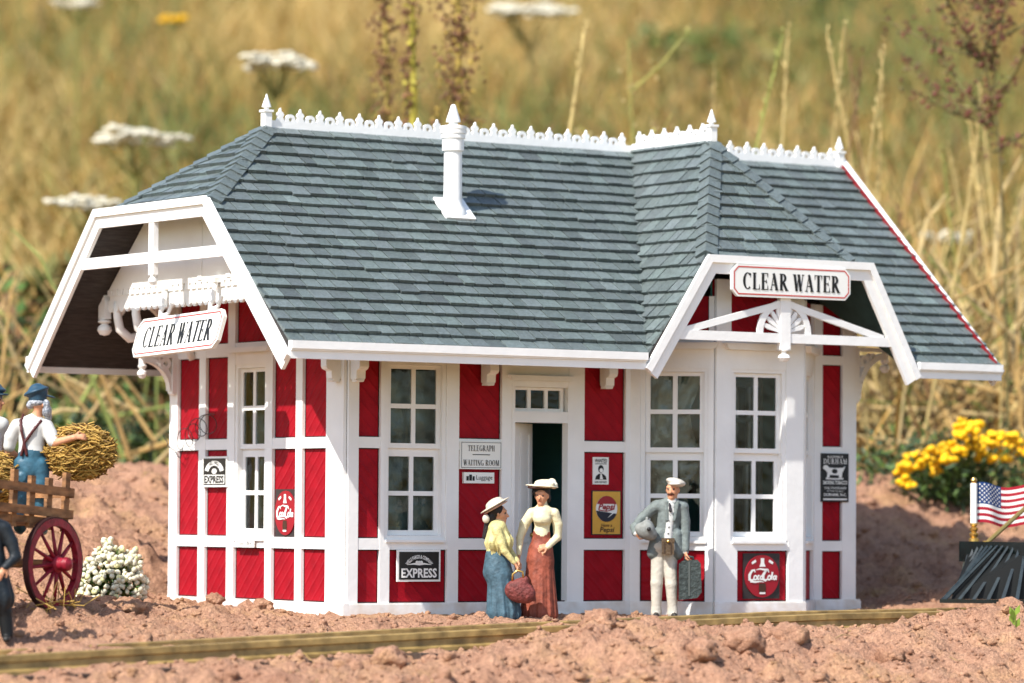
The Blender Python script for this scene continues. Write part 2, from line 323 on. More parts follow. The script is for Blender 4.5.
# gable end walls (viewer's left and the far one)
def endwall(F, L, flip):
    P0 = [(0, 0.407), (0.976, 1.132), (1.703, 1.863), (2.65, 2.828), (3.394, 3.563), (4.129, 4.34)]
    C0 = [(0.407, 0.976), (1.132, 1.703), (2.828, 3.394), (3.563, 4.129)]
    cv = (lambda a, b: (4.34-b, 4.34-a)) if flip else (lambda a, b: (a, b))
    ps = [cv(a, b) for a, b in P0]; cs = [cv(a, b) for a, b in C0]; c3 = cv(1.863, 2.65)
    r = rails_for(cs, [R3, R2r, (3.29, 3.46)])+[(c3[0], c3[1], 0.866, 0.99), (c3[0], c3[1], 3.18, 3.46)]
    o = wall(F, L, 4.16, ps, r, [(c3[0], c3[1], 0.99, 3.18)], base=(True, -0.0745, 0.0745)); return o, c3
FLW = Fr((0, 4.34, 0), (0, -1, 0))
oL, c3 = endwall(FLW, 4.34, True); window(FLW, *c3, cur=4.2)
m = MB(); m.fprism(FLW, [(c3[0]-0.09, 3.335), (c3[1]+0.09, 3.335), (c3[1]+0.13, 3.40), (c3[0]-0.13, 3.40)], 0.0485, 0.11); m.build('cornice', [WHITE], oL)
FRW = Fr((7.9, 0, 0), (0, 1, 0)); oR, c3r = endwall(FRW, 4.34, False); window(FRW, *c3r)
FBW = Fr((7.9, 4.34, 0), (-1, 0, 0))
wall(FBW, 7.9, TOPW, [(0, 0.15), (0.9, 1.05), (1.95, 2.1), (3.4, 3.55), (4.4, 4.55), (5.9, 6.05), (6.95, 7.1), (7.75, 7.9)], rails_for([(0.15, 0.9), (2.1, 3.4), (4.55, 5.9), (7.1, 7.75)], [R3, R2r, (3.22, 3.36)])+rails_for([(1.05, 1.95), (3.55, 4.4), (6.05, 6.95)], [(0.866, 0.99), (3.18, 3.36)]), [(1.05, 1.95, 0.99, 3.18), (6.05, 6.95, 0.99, 3.18)], base=(True, 0.001, -0.001))
window(FBW, 1.05, 1.95, cur=8.1); window(FBW, 6.05, 6.95, cur=9.6)
m = MB(); m.box((0.1, 0.1, 0.02), (7.8, 4.24, 0.07)); m.build('interior_floor', [mat('floor_boards', (0.10, 0.075, 0.05), 0.7, var=0.3)], ST)
m = MB(); m.box((0.06, 0.06, 3.62), (7.84, 4.28, 3.66)); m.build('interior_ceiling', [INNER], ST)
# an interior partition keeps the waiting room dark behind the door
m = MB(); m.box((4.32, 1.1, 0.07), (4.40, 4.24, 3.61)); m.build('partition', [INNER], ST)
# bay
BX0, BX1, BP, BC = 4.235, 7.188, 0.75, (5.02, 6.43)
Lb = math.hypot(BC[0]-BX0, BP); Lr = math.hypot(BX1-BC[1], BP)
FB1 = Fr((BX0, 0, 0), (BC[0]-BX0, -BP, 0)); FB2 = Fr((BC[0], -BP, 0), (1, 0, 0)); FB3 = Fr((BC[1], -BP, 0), (BX1-BC[1], BP, 0))
LC = BC[1]-BC[0]
def bayface(F, L, c, top, cur, ragged, corn, e0, e1, low=None):
    a, b = c; la, lb = low or c
    r = [(la, lb, 0.866, 0.99), (a, b, 3.18, 3.62)]
    o = wall(F, L, top, [(0.0, la, 0.2, 0.99), (lb, L, 0.2, 0.99), (0.0, a, 0.99, top), (b, L, 0.99, top)], r, [(a, b, 0.99, 3.18)], base=(True, e0, e1), name='bay_wall')
    if corn:
        k = MB(); k.fprism(F, [(a-0.06, 3.425), (b+0.06, 3.425), (b+0.10, 3.445), (b+0.14, 3.51), (a-0.14, 3.51), (a-0.10, 3.445)], 0.0485, 0.12); k.build('cornice', [WHITE], o)
    window(F, a, b, cur=cur, ragged=ragged); return o
bayface(FB1, Lb, (0.148, 1.02), 4.10, 2.2, 0.55, True, 0.0, -0.002, (0.148, 0.983)); bayface(FB2, LC, (0.235, 1.125), 4.32, None, 0, True, -0.03, 0.03, (0.345, 1.17)); bayface(FB3, Lr, (0.155, 0.92), 4.10, None, 0, True, 0.002, 0.0)
m = MB(); m.fprism(Fr((0, 0, 0), (1, 0, 0), (0, 1, 0)), [(BX0+0.1, 0.09), (BC[0], -BP+0.1), (BC[1], -BP+0.1), (BX1-0.1, 0.09)], 0.02, 0.07); m.build('interior_floor', [MATS['floor_boards']], ST)
# door and transom
df = MB(); z0, z1 = 0.09, 2.96
df.fbox(FF, 2.391, 2.435, z0, z1, -0.12, 0.056); df.fbox(FF, 3.240, 3.259, z0, z1, -0.07, 0.056)
df.fbox(FF, 2.435, 3.240, 2.46, 2.60, -0.12, 0.052); df.fbox(FF, 2.435, 3.240, 2.905, z1, -0.12, 0.053); df.fbox(FF, 2.39, 3.26, -0.3, 0.088, -0.12, 0.082)
df.fprism(FF, [(2.36, 2.985), (3.29, 2.985), (3.33, 3.05), (2.32, 3.05)], 0.0485, 0.11)
dfo = df.build('door_frame', [WHITE], ST)
tw = MB()
for a, b in ((2.436, 2.475), (2.665, 2.715), (2.925, 2.975), (3.165, 3.214)): tw.fbox(FF, a, b, 2.602, 2.903, -0.055, -0.012)
for a, b in ((2.602, 2.64), (2.868, 2.903)): tw.fbox(FF, 2.475, 3.165, a, b, -0.055, -0.014)
two = tw.build('transom_window', [WHITE], dfo)
g = MB(); g.fsheet(FF, [(2.45, 2.61), (3.2, 2.61), (3.2, 2.895), (2.45, 2.895)], -0.035); g.build('glass', [GLASS], dfo)
a = math.radians(36); FD = Fr((2.437, 0.06, 0), (math.cos(a), math.sin(a), 0)); dm = MB(); DWW = 0.775
dm.fbox(FD, 0, DWW, 0.10, 2.455, -0.045, 0.0)
for u0_, u1_ in ((0, 0.10), (DWW-0.10, DWW), (0.345, 0.43)): dm.fbox(FD, u0_, u1_, 0.10, 2.455, 0.001, 0.02)
for z0_, z1_ in ((0.10, 0.32), (0.95, 1.12), (2.32, 2.455)):
    dm.fbox(FD, 0.10, 0.345, z0_, z1_, 0.001, 0.018); dm.fbox(FD, 0.43, DWW-0.10, z0_, z1_, 0.001, 0.018)
do = dm.build('door', [WHITE], ST); hb = MB(); hb.blob(FD.p(DWW-0.05, 1.05, 0.045), 0.03, 2, 0.0); hb.build('handle', [BRASS], do)
# ------------------------------------------------------------------ roof
ZE, YF, YB, YR, ZR = 3.30, -1.15, 5.49, 2.17, 6.18
SL = (ZR-ZE)/(YR-YF); XL, XR = -1.5, 9.46
CX, CH, ZCE, ZCR = 5.82, 2.16, 3.27, 6.20; CS = (ZCR-ZCE)/CH
HX, HY = 0.1, 0.85; HZ = ZE+SL*(HY-YF)                # left half-hip: ridge end and foot
def onmain(x, y): return (x, y, ZE+SL*(min(y, 2*YR-y)-YF))
cg = lambda dx, y: (CX+dx, y, ZCE+CS*(CH-abs(dx)))
CYA, CDX = 0.40, 1.245; CZF = ZCE+CS*(CH-CDX)
facets = {
 'front_l': [onmain(XL, YF), onmain(CX-CH, YF), (CX, YR, ZR), (HX, YR, ZR), (XL, HY, HZ)],
 'front_r': [onmain(CX+CH, YF), onmain(XR, YF), (XR, YR, ZR), (CX, YR, ZR)],
 'back': [(XR, YB, ZE), (XL, YB, ZE), (XL, 2*YR-HY, HZ), (HX, YR, ZR), (XR, YR, ZR)],
 'hip': [(XL, 2*YR-HY, HZ), (XL, HY, HZ), (HX, YR, ZR)],
 'cg_l': [(CX-CH, YF, ZCE), (CX-CDX, YF, CZF), (CX, CYA, ZCR), (CX, YR, ZCR)],
 'cg_r': [(CX+CDX, YF, CZF), (CX+CH, YF, ZCE), (CX, YR, ZCR), (CX, CYA, ZCR)],
 'cg_f': [(CX-CDX, YF, CZF), (CX+CDX, YF, CZF), (CX, CYA, ZCR)]}
rf = MB()
for k, P in facets.items():
    n = len(P); lo = [(x, y, z-0.10) for x, y, z in P]; vs_ = [(x, y, z-0.004) for x, y, z in P]+lo
    rf.add(vs_, [tuple(range(n))], 0); rf.add(vs_, [tuple(reversed(range(n, 2*n)))], 2 if k.startswith('cg') else 1); rf.add(vs_, [(i, n+i, n+(i+1) % n, (i+1) % n) for i in range(n)], 1)
roof = rf.build('roof', [mat('roof_deck', (0.03, 0.04, 0.042), 0.8), SOFF, SOFG], ST)
def clip(poly, conv):
    out = poly
    for i in range(len(conv)):
        a, b = conv[i], conv[(i+1) % len(conv)]; nx, ny = -(b[1]-a[1]), b[0]-a[0]; inp, out = out, []
        for j in range(len(inp)):
            p, q = inp[j], inp[(j+1) % len(inp)]; dp = (p[0]-a[0])*nx+(p[1]-a[1])*ny; dq = (q[0]-a[0])*nx+(q[1]-a[1])*ny
            if dp >= 0: out.append(p)
            if (dp >= 0) != (dq >= 0): t = dp/(dp-dq); out.append((p[0]+(q[0]-p[0])*t, p[1]+(q[1]-p[1])*t))
        if len(out) < 3: return []
    return out
sh = MB()
def shingle_facet(P, udir, course=0.212, wmin=0.16, wmax=0.30):
    P = [np.array(p) for p in P]; U = np.array(udir, float); U /= np.linalg.norm(U); Nn = np.cross(P[1]-P[0], P[2]-P[0]); Nn /= np.linalg.norm(Nn)
    if Nn[2] < 0: Nn = -Nn
    V = np.cross(Nn, U)
    if V[2] < 0: V = -V; U = -U
    O = min(P, key=lambda p: p[2]); q = [((p-O) @ U, (p-O) @ V) for p in P]
    ar = sum(q[i][0]*q[(i+1) % len(q)][1]-q[(i+1) % len(q)][0]*q[i][1] for i in range(len(q)))
    if ar < 0: q = q[::-1]
    u0, u1 = min(a for a, b in q), max(a for a, b in q); v1 = max(b for a, b in q); nrow = int(v1/course)+1
    for r in range(nrow):
        u = u0-random.random()*0.3; vb = r*course; rj = random.uniform(-0.006, 0.006); run = 0
        while u < u1:
            w = random.uniform(wmin, wmax); j = rj+random.uniform(-0.005, 0.005)+(random.uniform(-0.03, 0.015) if random.random() < 0.06 else 0)
            c = clip([(u+0.008, vb-0.012+j), (u+w-0.008, vb-0.012+j+random.uniform(-0.005, 0.005)), (u+w-0.008, vb+course*1.02), (u+0.008, vb+course*1.02)], q)
            if len(c) >= 3:
                th = random.uniform(0.040, 0.052); tl = random.uniform(-0.004, 0.004)
                top = []; bot = []
                for a, b in c:
                    f = 1-(b-vb)/course; h = 0.006+th*max(0, min(1.05, f))+tl*(a-u)/w
                    top.append(O+U*a+V*b+Nn*h); bot.append(O+U*a+V*b)
                n = len(c); g = 0.82+0.36*random.random()+(random.choice((-0.16, 0.20)) if random.random() < 0.2 else 0); k5 = random.uniform(0.97, 1.03)
                sh.col = (0.113*g, 0.141*g*k5, 0.138*g)
                sh.add(top+bot, [tuple(range(n))]+[(i, n+i, n+(i+1) % n, (i+1) % n) for i in range(n)])
            u += w
for k, P in facets.items():
    shingle_facet(P, (0, 1, 0) if k in ('hip', 'cg_l', 'cg_r') else (1, 0, 0))
sh.build('shingles', [SHING], roof)
def caps(a, b, wl, nl, wr, nr, parent, name='hip_cap', step=0.20):
    a, b = Vector(a), Vector(b); L = (b-a).length; d = (b-a)/L; n = max(2, int(L/step)); m = MB()
    up = (Vector(nl)+Vector(nr)).normalized()
    for i in range(n):
        t0 = L*i/n-0.02; t1 = L*(i+1)/n+0.02; g = 0.78+0.2*random.random(); m.col = (0.113*g, 0.141*g, 0.138*g)
        for w, nn in ((wl, nl), (wr, nr)):
            w, nn = Vector(w), Vector(nn); h0, h1 = 0.075, 0.048; q = 0.135
            p0, p1 = a+d*t0, a+d*t1
            e = [p0+up*h0, p0+w*q+nn*(h0-0.01), p1+w*q+nn*(h1-0.01), p1+up*h1]; bt = [p0+up*0.01, p0+w*q+nn*0.01, p1+w*q+nn*0.01, p1+up*0.01]
            m.hexa(bt+e)
    return m.build(name, [SHING], parent)
def hip(a, b, Pl, Pr):
    def nrm(P):
        n = Vector(np.cross(np.array(P[1])-np.array(P[0]), np.array(P[2])-np.array(P[0]))).normalized(); return n if n.z > 0 else -n
    d = (Vector(b)-Vector(a)).normalized(); out = []
    for P in (Pl, Pr):
        n = nrm(P); w = n.cross(d).normalized(); c = sum((Vector(p) for p in P), Vector())/len(P)
        if (c-Vector(a)).dot(w) < 0: w = -w
        out += [w, n]
    caps(a, b, *out, parent=roof)
hip((XL+0.10, HY+0.0825, HZ+0.0718), (HX, YR, ZR), facets['hip'], facets['front_l']); hip((XL+0.10, 2*YR-HY-0.0825, HZ+0.0718), (HX, YR, ZR), facets['hip'], facets['back'])
hip((CX-CDX*0.94, YF+0.093, CZF+0.10), (CX, CYA, ZCR), facets['cg_l'], facets['cg_f']); hip((CX+CDX*0.94, YF+0.093, CZF+0.10), (CX, CYA, ZCR), facets['cg_f'], facets['cg_r'])
# ridge cresting
def crest(F, L, z):
    m = MB(); T = 0.022; per = 0.30; n = int(round(L/per)); per = L/n
    m.fbox(F, 0, L, z-0.06, z+0.045, -T, T)
    for i in range(n):
        u = per*(i+0.5); b = z+0.0452
        m.fprism(F, [(u-0.055, b), (u+0.055, b), (u+0.034, b+0.045), (u+0.052, b+0.08), (u+0.034, b+0.108), (u+0.016, b+0.118), (u, b+0.165), (u-0.016, b+0.118), (u-0.034, b+0.108), (u-0.052, b+0.08), (u-0.034, b+0.045)], -T, T)
        for uu in ((0, per) if False else (per*i,)):
            if i == 0: continue
            m.ring(F, (uu, b+0.020), 0.028, 0.072, -T+0.001, T-0.001, -30, 210, 10); m.fbox(F, uu-0.075, uu-0.02, b-0.001, b+0.02, -T+0.002, T-0.002); m.fbox(F, uu+0.02, uu+0.075, b-0.001, b+0.02, -T+0.002, T-0.002)
    return m.build('ridge_cresting', [WHITE], roof)
crest(Fr((HX+0.05, YR, 0), (1, 0, 0)), CX-HX-0.08, ZR+0.055); crest(Fr((CX+0.04, YR, 0), (1, 0, 0)), XR-CX-0.13, ZR+0.055)
crest(Fr((CX, CYA+0.05, 0), (0, 1, 0)), YR-CYA-0.06, ZCR+0.055)
def finial(p, s=1.0):
    m = MB(); x, y, z = p; m.box((x-0.052, y-0.052, z-0.1), (x+0.052, y+0.052, z+0.17)); m.box((x-0.068, y-0.068, z+0.1702), (x+0.068, y+0.068, z+0.20))
    m.lathe((x, y, z), [(0.03, 0.2005), (0.03, 0.225), (0.062, 0.235), (0.058, 0.25), (0.02, 0.36), (0.008, 0.40), (0.0, 0.405)], 12); return m.build('finial', [WHITE], roof, smooth=True, angle=35)
finial((HX, YR, ZR+0.03)); finial((XR-0.08, YR, ZR+0.03)); finial((CX, CYA, ZCR+0.03))
# stove pipe
P0 = np.array(onmain(2.14, 0.96)); nrm_ = np.array([0, -SL, 1.0]); nrm_ /= np.linalg.norm(nrm_); vd = np.array([0, 1.0, SL]); vd /= np.linalg.norm(vd)
cm = MB(); FP = Fr(P0+nrm_*0.035, (1, 0, 0), vd); cm.fbox(FP, -0.21, 0.23, -0.20, 0.22, 0, 0.035)
cho = cm.build('chimney', [WHITE], roof)
cp = MB(); x, y, z = P0
cp.lathe((x, y, z), [(0.18, -0.12), (0.17, 0.03), (0.125, 0.10), (0.118, 0.16), (0.115, 0.78), (0.14, 0.785), (0.14, 0.94), (0.155, 0.945), (0.155, 1.0), (0.165, 1.005), (0.165, 1.055), (0.17, 1.06), (0.17, 1.10), (0.06, 1.12), (0.055, 1.15), (0.095, 1.155), (0.09, 1.18), (0.03, 1.37), (0.0, 1.385)], 24)
cp.build('pipe', [WHITE], cho, smooth=True, angle=30)
# eave fascias, bargeboards
def fascia(F, u0, u1, z, parent=ST):
    m = MB(); m.fbox(F, u0, u1, z-0.18, z-0.065, -0.03, 0.02); m.fbox(F, u0, u1, z-0.0648, z+0.03, -0.03, 0.06); m.fbox(F, u0, u1, z-0.085, z-0.0652, 0.0202, 0.04)
    return m.build('fascia', [WHITE], parent)
FE = Fr((0, YF-0.03, 0), (1, 0, 0))
fascia(FE, XL-0.02, CX-CH-0.03, ZE); fascia(FE, CX+CH+0.03, XR-0.02, ZE); fascia(Fr((0, YB+0.03, 0), (-1, 0, 0)), -XR-0.04, -XL+0.02, ZE)
def barge(F, path, w, n0, n1, crown=True):
    """mitred boards along an open path in (u,z); w is measured inwards (to the right of travel)"""
    pts = [np.array(p, float) for p in path]; k = len(pts); offs = []
    def nr(i): d = pts[i+1]-pts[i]; d /= np.linalg.norm(d); return np.array([d[1], -d[0]])
    for i in range(k):
        if i == 0: m_ = nr(0)/abs(nr(0)[0]) if False else nr(0)
        elif i == k-1: m_ = nr(k-2)
        else:
            s = nr(i-1)+nr(i); m_ = s/(s @ nr(i))
        offs.append(m_)
    m = MB()
    for i in range(k-1):
        def q(a, b): return [tuple(pts[i]+offs[i]*a), tuple(pts[i+1]+offs[i+1]*a), tuple(pts[i+1]+offs[i+1]*b), tuple(pts[i]+offs[i]*b)]
        m.fprism(F, q(0, w), n0, n1); m.fprism(F, q(-0.02, w*0.36), n1+0.0005, n1+0.035)
    return m.build('bargeboard', [WHITE], ST)
# left gable frame (clipped), plane X = XL ; u = -Y
FG = Fr((XL-0.03, 0, 0), (0, -1, 0))
gp = [(-5.47, 3.20), (-3.63, 5.13), (-0.78, 5.13), (1.20, 3.15)]
barge(FG, gp, 0.225, -0.03, 0.02)
tr = MB(); tr.fbox(FG, -4.05, -0.30, 4.395, 4.535, -0.05, 0.010); tr.fbox(FG, -2.235, -2.105, 4.536, 4.92, -0.055, 0.012); tr.fbox(FG, -2.235, -2.105, 4.25, 4.394, -0.055, 0.012)
tr.lathe(FG.p(-2.17, 4.25, -0.02), [(0.03, 0), (0.03, -0.03), (0.055, -0.05), (0.06, -0.085), (0.03, -0.125), (0, -0.13)], 12)
tr.build('gable_truss', [WHITE], ST)
# far gable: plane X = XR
FGR = Fr((XR-0.03, 0, 0), (0, 1, 0))
barge(FGR, [(-1.2, 3.14+0.10), (YR, ZR+0.10), (YB+0.05, 3.24)], 0.24, -0.03, 0.02)
m = MB(); 
for s in (1, -1):
    pa, pb = np.array([XR-0.08, YR-s*3.32, ZE+0.02]), np.array([XR-0.08, YR-s*0.05, ZR])
    d = (pb-pa)/np.linalg.norm(pb-pa); nn = np.cross(d, [1, 0, 0]); nn = nn if nn[2] > 0 else -nn
    Fv = Fr(pa, d, nn); m.fbox(Fv, 0, np.linalg.norm(pb-pa), 0.0, 0.050, -0.007, 0.007)
m.build('verge_strip', [RED2], roof)
# gable end panels under the roof: far end and the jettied one on the viewer's left
FJ = Fr((-0.90, 0, 0), (0, -1, 0))
def under(y): return ZE+SL*(min(y, 2*YR-y)-YF)-0.115
m = MB(); m.fprism(FJ, [(-4.345, 4.17), (-3.3, under(3.3)), (-1.04, under(1.04)), (0.005, 4.17)], -0.06, 0.062)
for u in (-3.1, -1.24): m.fbox(FJ, u-0.05, u+0.05, 4.2, 4.9, 0.0625, 0.075)
m.fbox(FJ, -2.0, -1.9, 4.2, 4.9, 0.0625, 0.075)
gpn = m.build('gable_panel', [WHITE], ST)
m = MB(); m.box((-0.89, 0.0, 4.17), (-0.002, 4.34, 4.21)); m.build('jetty_floor', [WHITE], gpn)
fz = MB(); FZ = Fr((-0.93, 0, 0), (0, -1, 0)); fz.fbox(FZ, -4.36, 0.02, 4.03, 4.165, -0.025, 0.01)
for i in range(30):
    u = -4.33+i*0.146; fz.fbox(FZ, u-0.050, u+0.050, 4.095, 4.1695, 0.0105, 0.031)
    poly = [(u-0.070, 4.0295), (u-0.070, 3.965)]+[(u+0.070*math.cos(math.radians(a)), 3.965+0.085*math.sin(math.radians(a))) for a in range(200, 341, 20)]+[(u+0.070, 3.965), (u+0.070, 4.0295)]
    fz.fprism(FZ, poly[::-1], -0.024, 0.009)
fz.build('scalloped_frieze', [WHITE], gpn)
# far gable end panel
m = MB(); FX = Fr((7.93, 0, 0), (0, 1, 0)); m.fprism(FX, [(-0.02, 4.17), (4.36, 4.17), (4.36, under(4.36)), (YR, ZR-0.12), (-0.02, under(-0.02))], -0.06, 0.0); m.build('gable_panel', [WHITE], ST)
# brackets
def scroll(F, reach, zt, drop, t, parent, fancy=True):
    """knee bracket on a wall: u runs out from the wall"""
    m = MB(); h = t/2
    m.fbox(F, 0.0, 0.075, zt-drop, zt-0.05, -h, h); m.fbox(F, 0.0, reach, zt-0.05, zt, -h*1.05, h*1.05)
    q = arcpts((reach*0.92, zt-drop*0.94), reach*0.80, drop*0.80, 90, 180, 12)
    for i in range(12):
        a, b = np.array(q[i]), np.array(q[i+1]); m.board(F, a, b+(b-a)*0.1, 0.075, -h*0.8, h*0.8)
    if fancy: m.ring(F, (reach*0.30, zt-drop*0.25), 0.035, 0.08, -h*0.7, h*0.7, 0, 360, 12); m.ring(F, (reach*0.52, zt-drop*0.17), 0.02, 0.055, -h*0.7, h*0.7, 0, 360, 10)
    ue = reach-0.06; m.lathe(F.p(ue, zt-0.05, 0), [(0.045, 0), (0.045, -0.10), (0.06, -0.11), (0.05, -0.14), (0.03, -0.16), (0.062, -0.19), (0.066, -0.225), (0.035, -0.27), (0, -0.28)], 12)
    m.blob(F.p(0.035, zt-drop-0.005, 0), 0.062, 2, 0, (1, 1, 0.6))
    return m.build('bracket', [WHITE], parent, smooth=True, angle=35)
def corbel(F, t):
    m = MB(); h = t/2; m.fprism(F, [(0.0, 2.95), (0.03, 2.925), (0.10, 2.925), (0.13, 2.95), (0.135, 3.04), (0.19, 3.06), (0.21, 3.09), (0.21, 3.40), (0.0, 3.40)], -h, h); m.fprism(F, [(0.0, 2.905), (0.11, 2.905), (0.13, 2.9245), (0.0, 2.9245)], -h*0.8, h*0.8)
    return m.build('bracket', [WHITE], ST)
for x in (0.085, 1.99, 3.80): corbel(Fr((x, -0.048, 0), (0, -1, 0)), 0.13)
corbel(Fr((-0.048, 0.13, 0), (-1, 0, 0)), 0.13)
scroll(Fr((-0.048, 4.2, 0), (-1, 0, 0)), 0.55, 3.36, 0.50, 0.13, ST)
for y in (0.10, 4.27): scroll(Fr((-0.05, y, 0), (-1, 0, 0)), 0.84, 4.165, 0.55, 0.13, ST)
for y in (0.10, 4.24): scroll(Fr((7.95, y, 0), (1, 0, 0)), 0.62, 3.56, 0.72, 0.14, ST)
cb = MB()
for y in (4.36,):
    Fc = Fr((0, y, 0), (-1, 0, 0)); cb.fbox(Fr((-0.93, 0, 0), (0, -1, 0)), -4.64, -4.44, 4.05, 4.16, -0.05, 0.05)
    cb.fbox(FZ, -4.60, -4.42, 3.80, 4.05, -0.045, 0.045); cb.fbox(FZ, -4.72, -4.42, 4.162, 4.25, -0.05, 0.075)
    cb.lathe((-0.93, 4.51, 3.80), [(0.05, 0.03), (0.05, 0), (0.085, -0.02), (0.085, -0.04), (0.04, -0.06), (0.085, -0.10), (0.095, -0.145), (0.06, -0.20), (0, -0.215)], 14)
for y in (4.22, 3.72):
    sb = MB(); sb.tube([(-0.90, y, 4.02), (-0.90, y, 3.84), (-0.86, y, 3.66), (-0.72, y, 3.55), (-0.55, y, 3.58), (-0.42, y, 3.66), (-0.28, y, 3.62), (-0.14, y, 3.46), (-0.06, y, 3.28)], [0.05, 0.055, 0.06, 0.062, 0.06, 0.055, 0.055, 0.05, 0.05], 10); sb.build('scroll_brace', [WHITE], gpn, smooth=True)
cb.build('corner_pendant', [WHITE], gpn, smooth=True, angle=35)
# cross gable frame, plane Y = YF
FC = Fr((CX, YF-0.03, 0), (1, 0, 0))
barge(FC, [(-2.20, 3.13), (-1.235, 4.575), (1.40, 4.575), (2.20, 3.13)], 0.215, -0.03, 0.02)
ct = MB(); ct.fbox(FC, -1.80, 1.82, 3.515, 3.635, -0.05, 0.012)
for s in (-1, 1): ct.board(FC, (s*1.62, 3.62), (s*0.06, 4.01), 0.085, -0.042, 0.004)
ct.fbox(FC, -0.085, 0.075, 3.43, 4.40, -0.056, 0.022)
ct.lathe(FC.p(-0.005, 3.43, -0.015), [(0.075, 0.01), (0.075, -0.01), (0.04, -0.02), (0.03, -0.05), (0.07, -0.07), (0.085, -0.105), (0.05, -0.15), (0, -0.155)], 14)
cto = ct.build('gable_truss', [WHITE], ST)
sf = MB(); sf.ring(FC, (-0.005, 3.6355), 0.345, 0.43, -0.035, 0.0, 0, 180, 24, asp=1.0); sf.ring(FC, (-0.005, 3.6355), 0.0, 0.075, -0.034, -0.004, 0, 180, 8)
for k in range(1, 10):
    if k == 5: continue
    a = math.radians(18*k); c, s = math.cos(a), math.sin(a)
    poly = [(0.07, -0.012), (0.26, -0.032), (0.32, -0.026), (0.35, 0), (0.32, 0.026), (0.26, 0.032), (0.07, 0.012)]
    sf.fprism(FC, [(-0.005+r*c-t*s, 3.6355+r*s+t*c) for r, t in poly], -0.032, -0.006)
sf.build('sunburst', [WHITE], cto)
# ================================================================== SIGNS
def chamfer(u0, u1, z0, z1, c): return [(u0+c, z0), (u1-c, z0), (u1, z0+c), (u1, z1-c), (u1-c, z1), (u0+c, z1), (u0, z1-c), (u0, z0+c)]
def outline(mb, F, poly, w, n, mi):
    c = np.mean(poly, axis=0); k = len(poly); P = [np.array(p, float) for p in poly]; Q = []
    for i in range(k):
        a, b, d = P[i-1], P[i], P[(i+1) % k]; n1 = np.array([-(b-a)[1], (b-a)[0]]); n1 /= np.linalg.norm(n1); n2 = np.array([-(d-b)[1], (d-b)[0]]); n2 /= np.linalg.norm(n2)
        s = n1+n2; Q.append(b+s/(s @ n1)*w)
    mb.add([F.p(*p, n) for p in P]+[F.p(*q, n) for q in Q], [(i, (i+1) % k, k+(i+1) % k, k+i) for i in range(k)], mi)
def inset(poly, w):
    k = len(poly); P = [np.array(p, float) for p in poly]; Q = []
    for i in range(k):
        a, b, d = P[i-1], P[i], P[(i+1) % k]; n1 = np.array([-(b-a)[1], (b-a)[0]]); n1 /= np.linalg.norm(n1); n2 = np.array([-(d-b)[1], (d-b)[0]]); n2 /= np.linalg.norm(n2)
        s = n1+n2; Q.append(tuple(b+s/(s @ n1)*w))
    return Q
# station name board on the cross gable
FS1 = Fr((5.875, YF-0.10, 4.29), (1, 0, 0.004))
s = MB(); pl = chamfer(-0.955, 0.955, -0.205, 0.205, 0.085); s.fprism(FS1, pl, -0.045, 0.0, 0); outline(s, FS1, inset(pl, 0.025), 0.016, 0.003, 1)
serif_text(s, FS1, 'CLEAR WATER', 0, -0.005, 0.215, 1.56, 0.003, 2, bold=1.12)
tag(s.build('station_sign', [SIGNW, SIGNR, BLACK]), 'white clear water name board with red border fixed on the front gable truss', 'sign')
# hanging name board under the left gable, swinging a little out of true
FS2 = Fr((-1.15, 2.19, 3.535), (-0.035, -1, 0.025), (0.30, 0.02, 1))
s = MB(); pl = chamfer(-1.16, 1.16, -0.255, 0.255, 0.10)
s.fprism(FS2, pl, -0.05, 0.0, 0); outline(s, FS2, inset(pl, 0.03), 0.018, 0.003, 1)
serif_text(s, FS2, 'CLEAR WATER', 0.02, -0.005, 0.28, 1.84, 0.003, 2, bold=1.15, shear=0.0)
hs = s.build('hanging_station_sign', [SIGNW, SIGNR, BLACK]); tag(hs, 'white clear water board hanging from hooks under the clipped gable above the narrow window', 'sign')
for u in (-0.62, 0.72):
    hk = MB(); b = Vector(FS2.p(u, 0.24, -0.025)); hk.tube([b, b+Vector((0, 0, 0.10)), b+Vector((0.02, -0.05, 0.15)), b+Vector((0.03, -0.02, 0.22)), b+Vector((0.08, 0.0, 0.38))], [0.035, 0.03, 0.028, 0.034, 0.03], 8)
    hk.tube([b+Vector((0.03, -0.13, 0.06)), b+Vector((0.05, -0.20, 0.19))], 0.026, 8); hk.tube([b+Vector((0, 0, 0.03)), b+Vector((0.03, -0.13, 0.06))], 0.026, 8)
    hk.box((b.x+0.03, b.y-0.05, b.z+0.37), (-0.96, b.y+0.05, b.z+0.43))
    hk.build('hook', [WHITE], hs, smooth=True, angle=40)
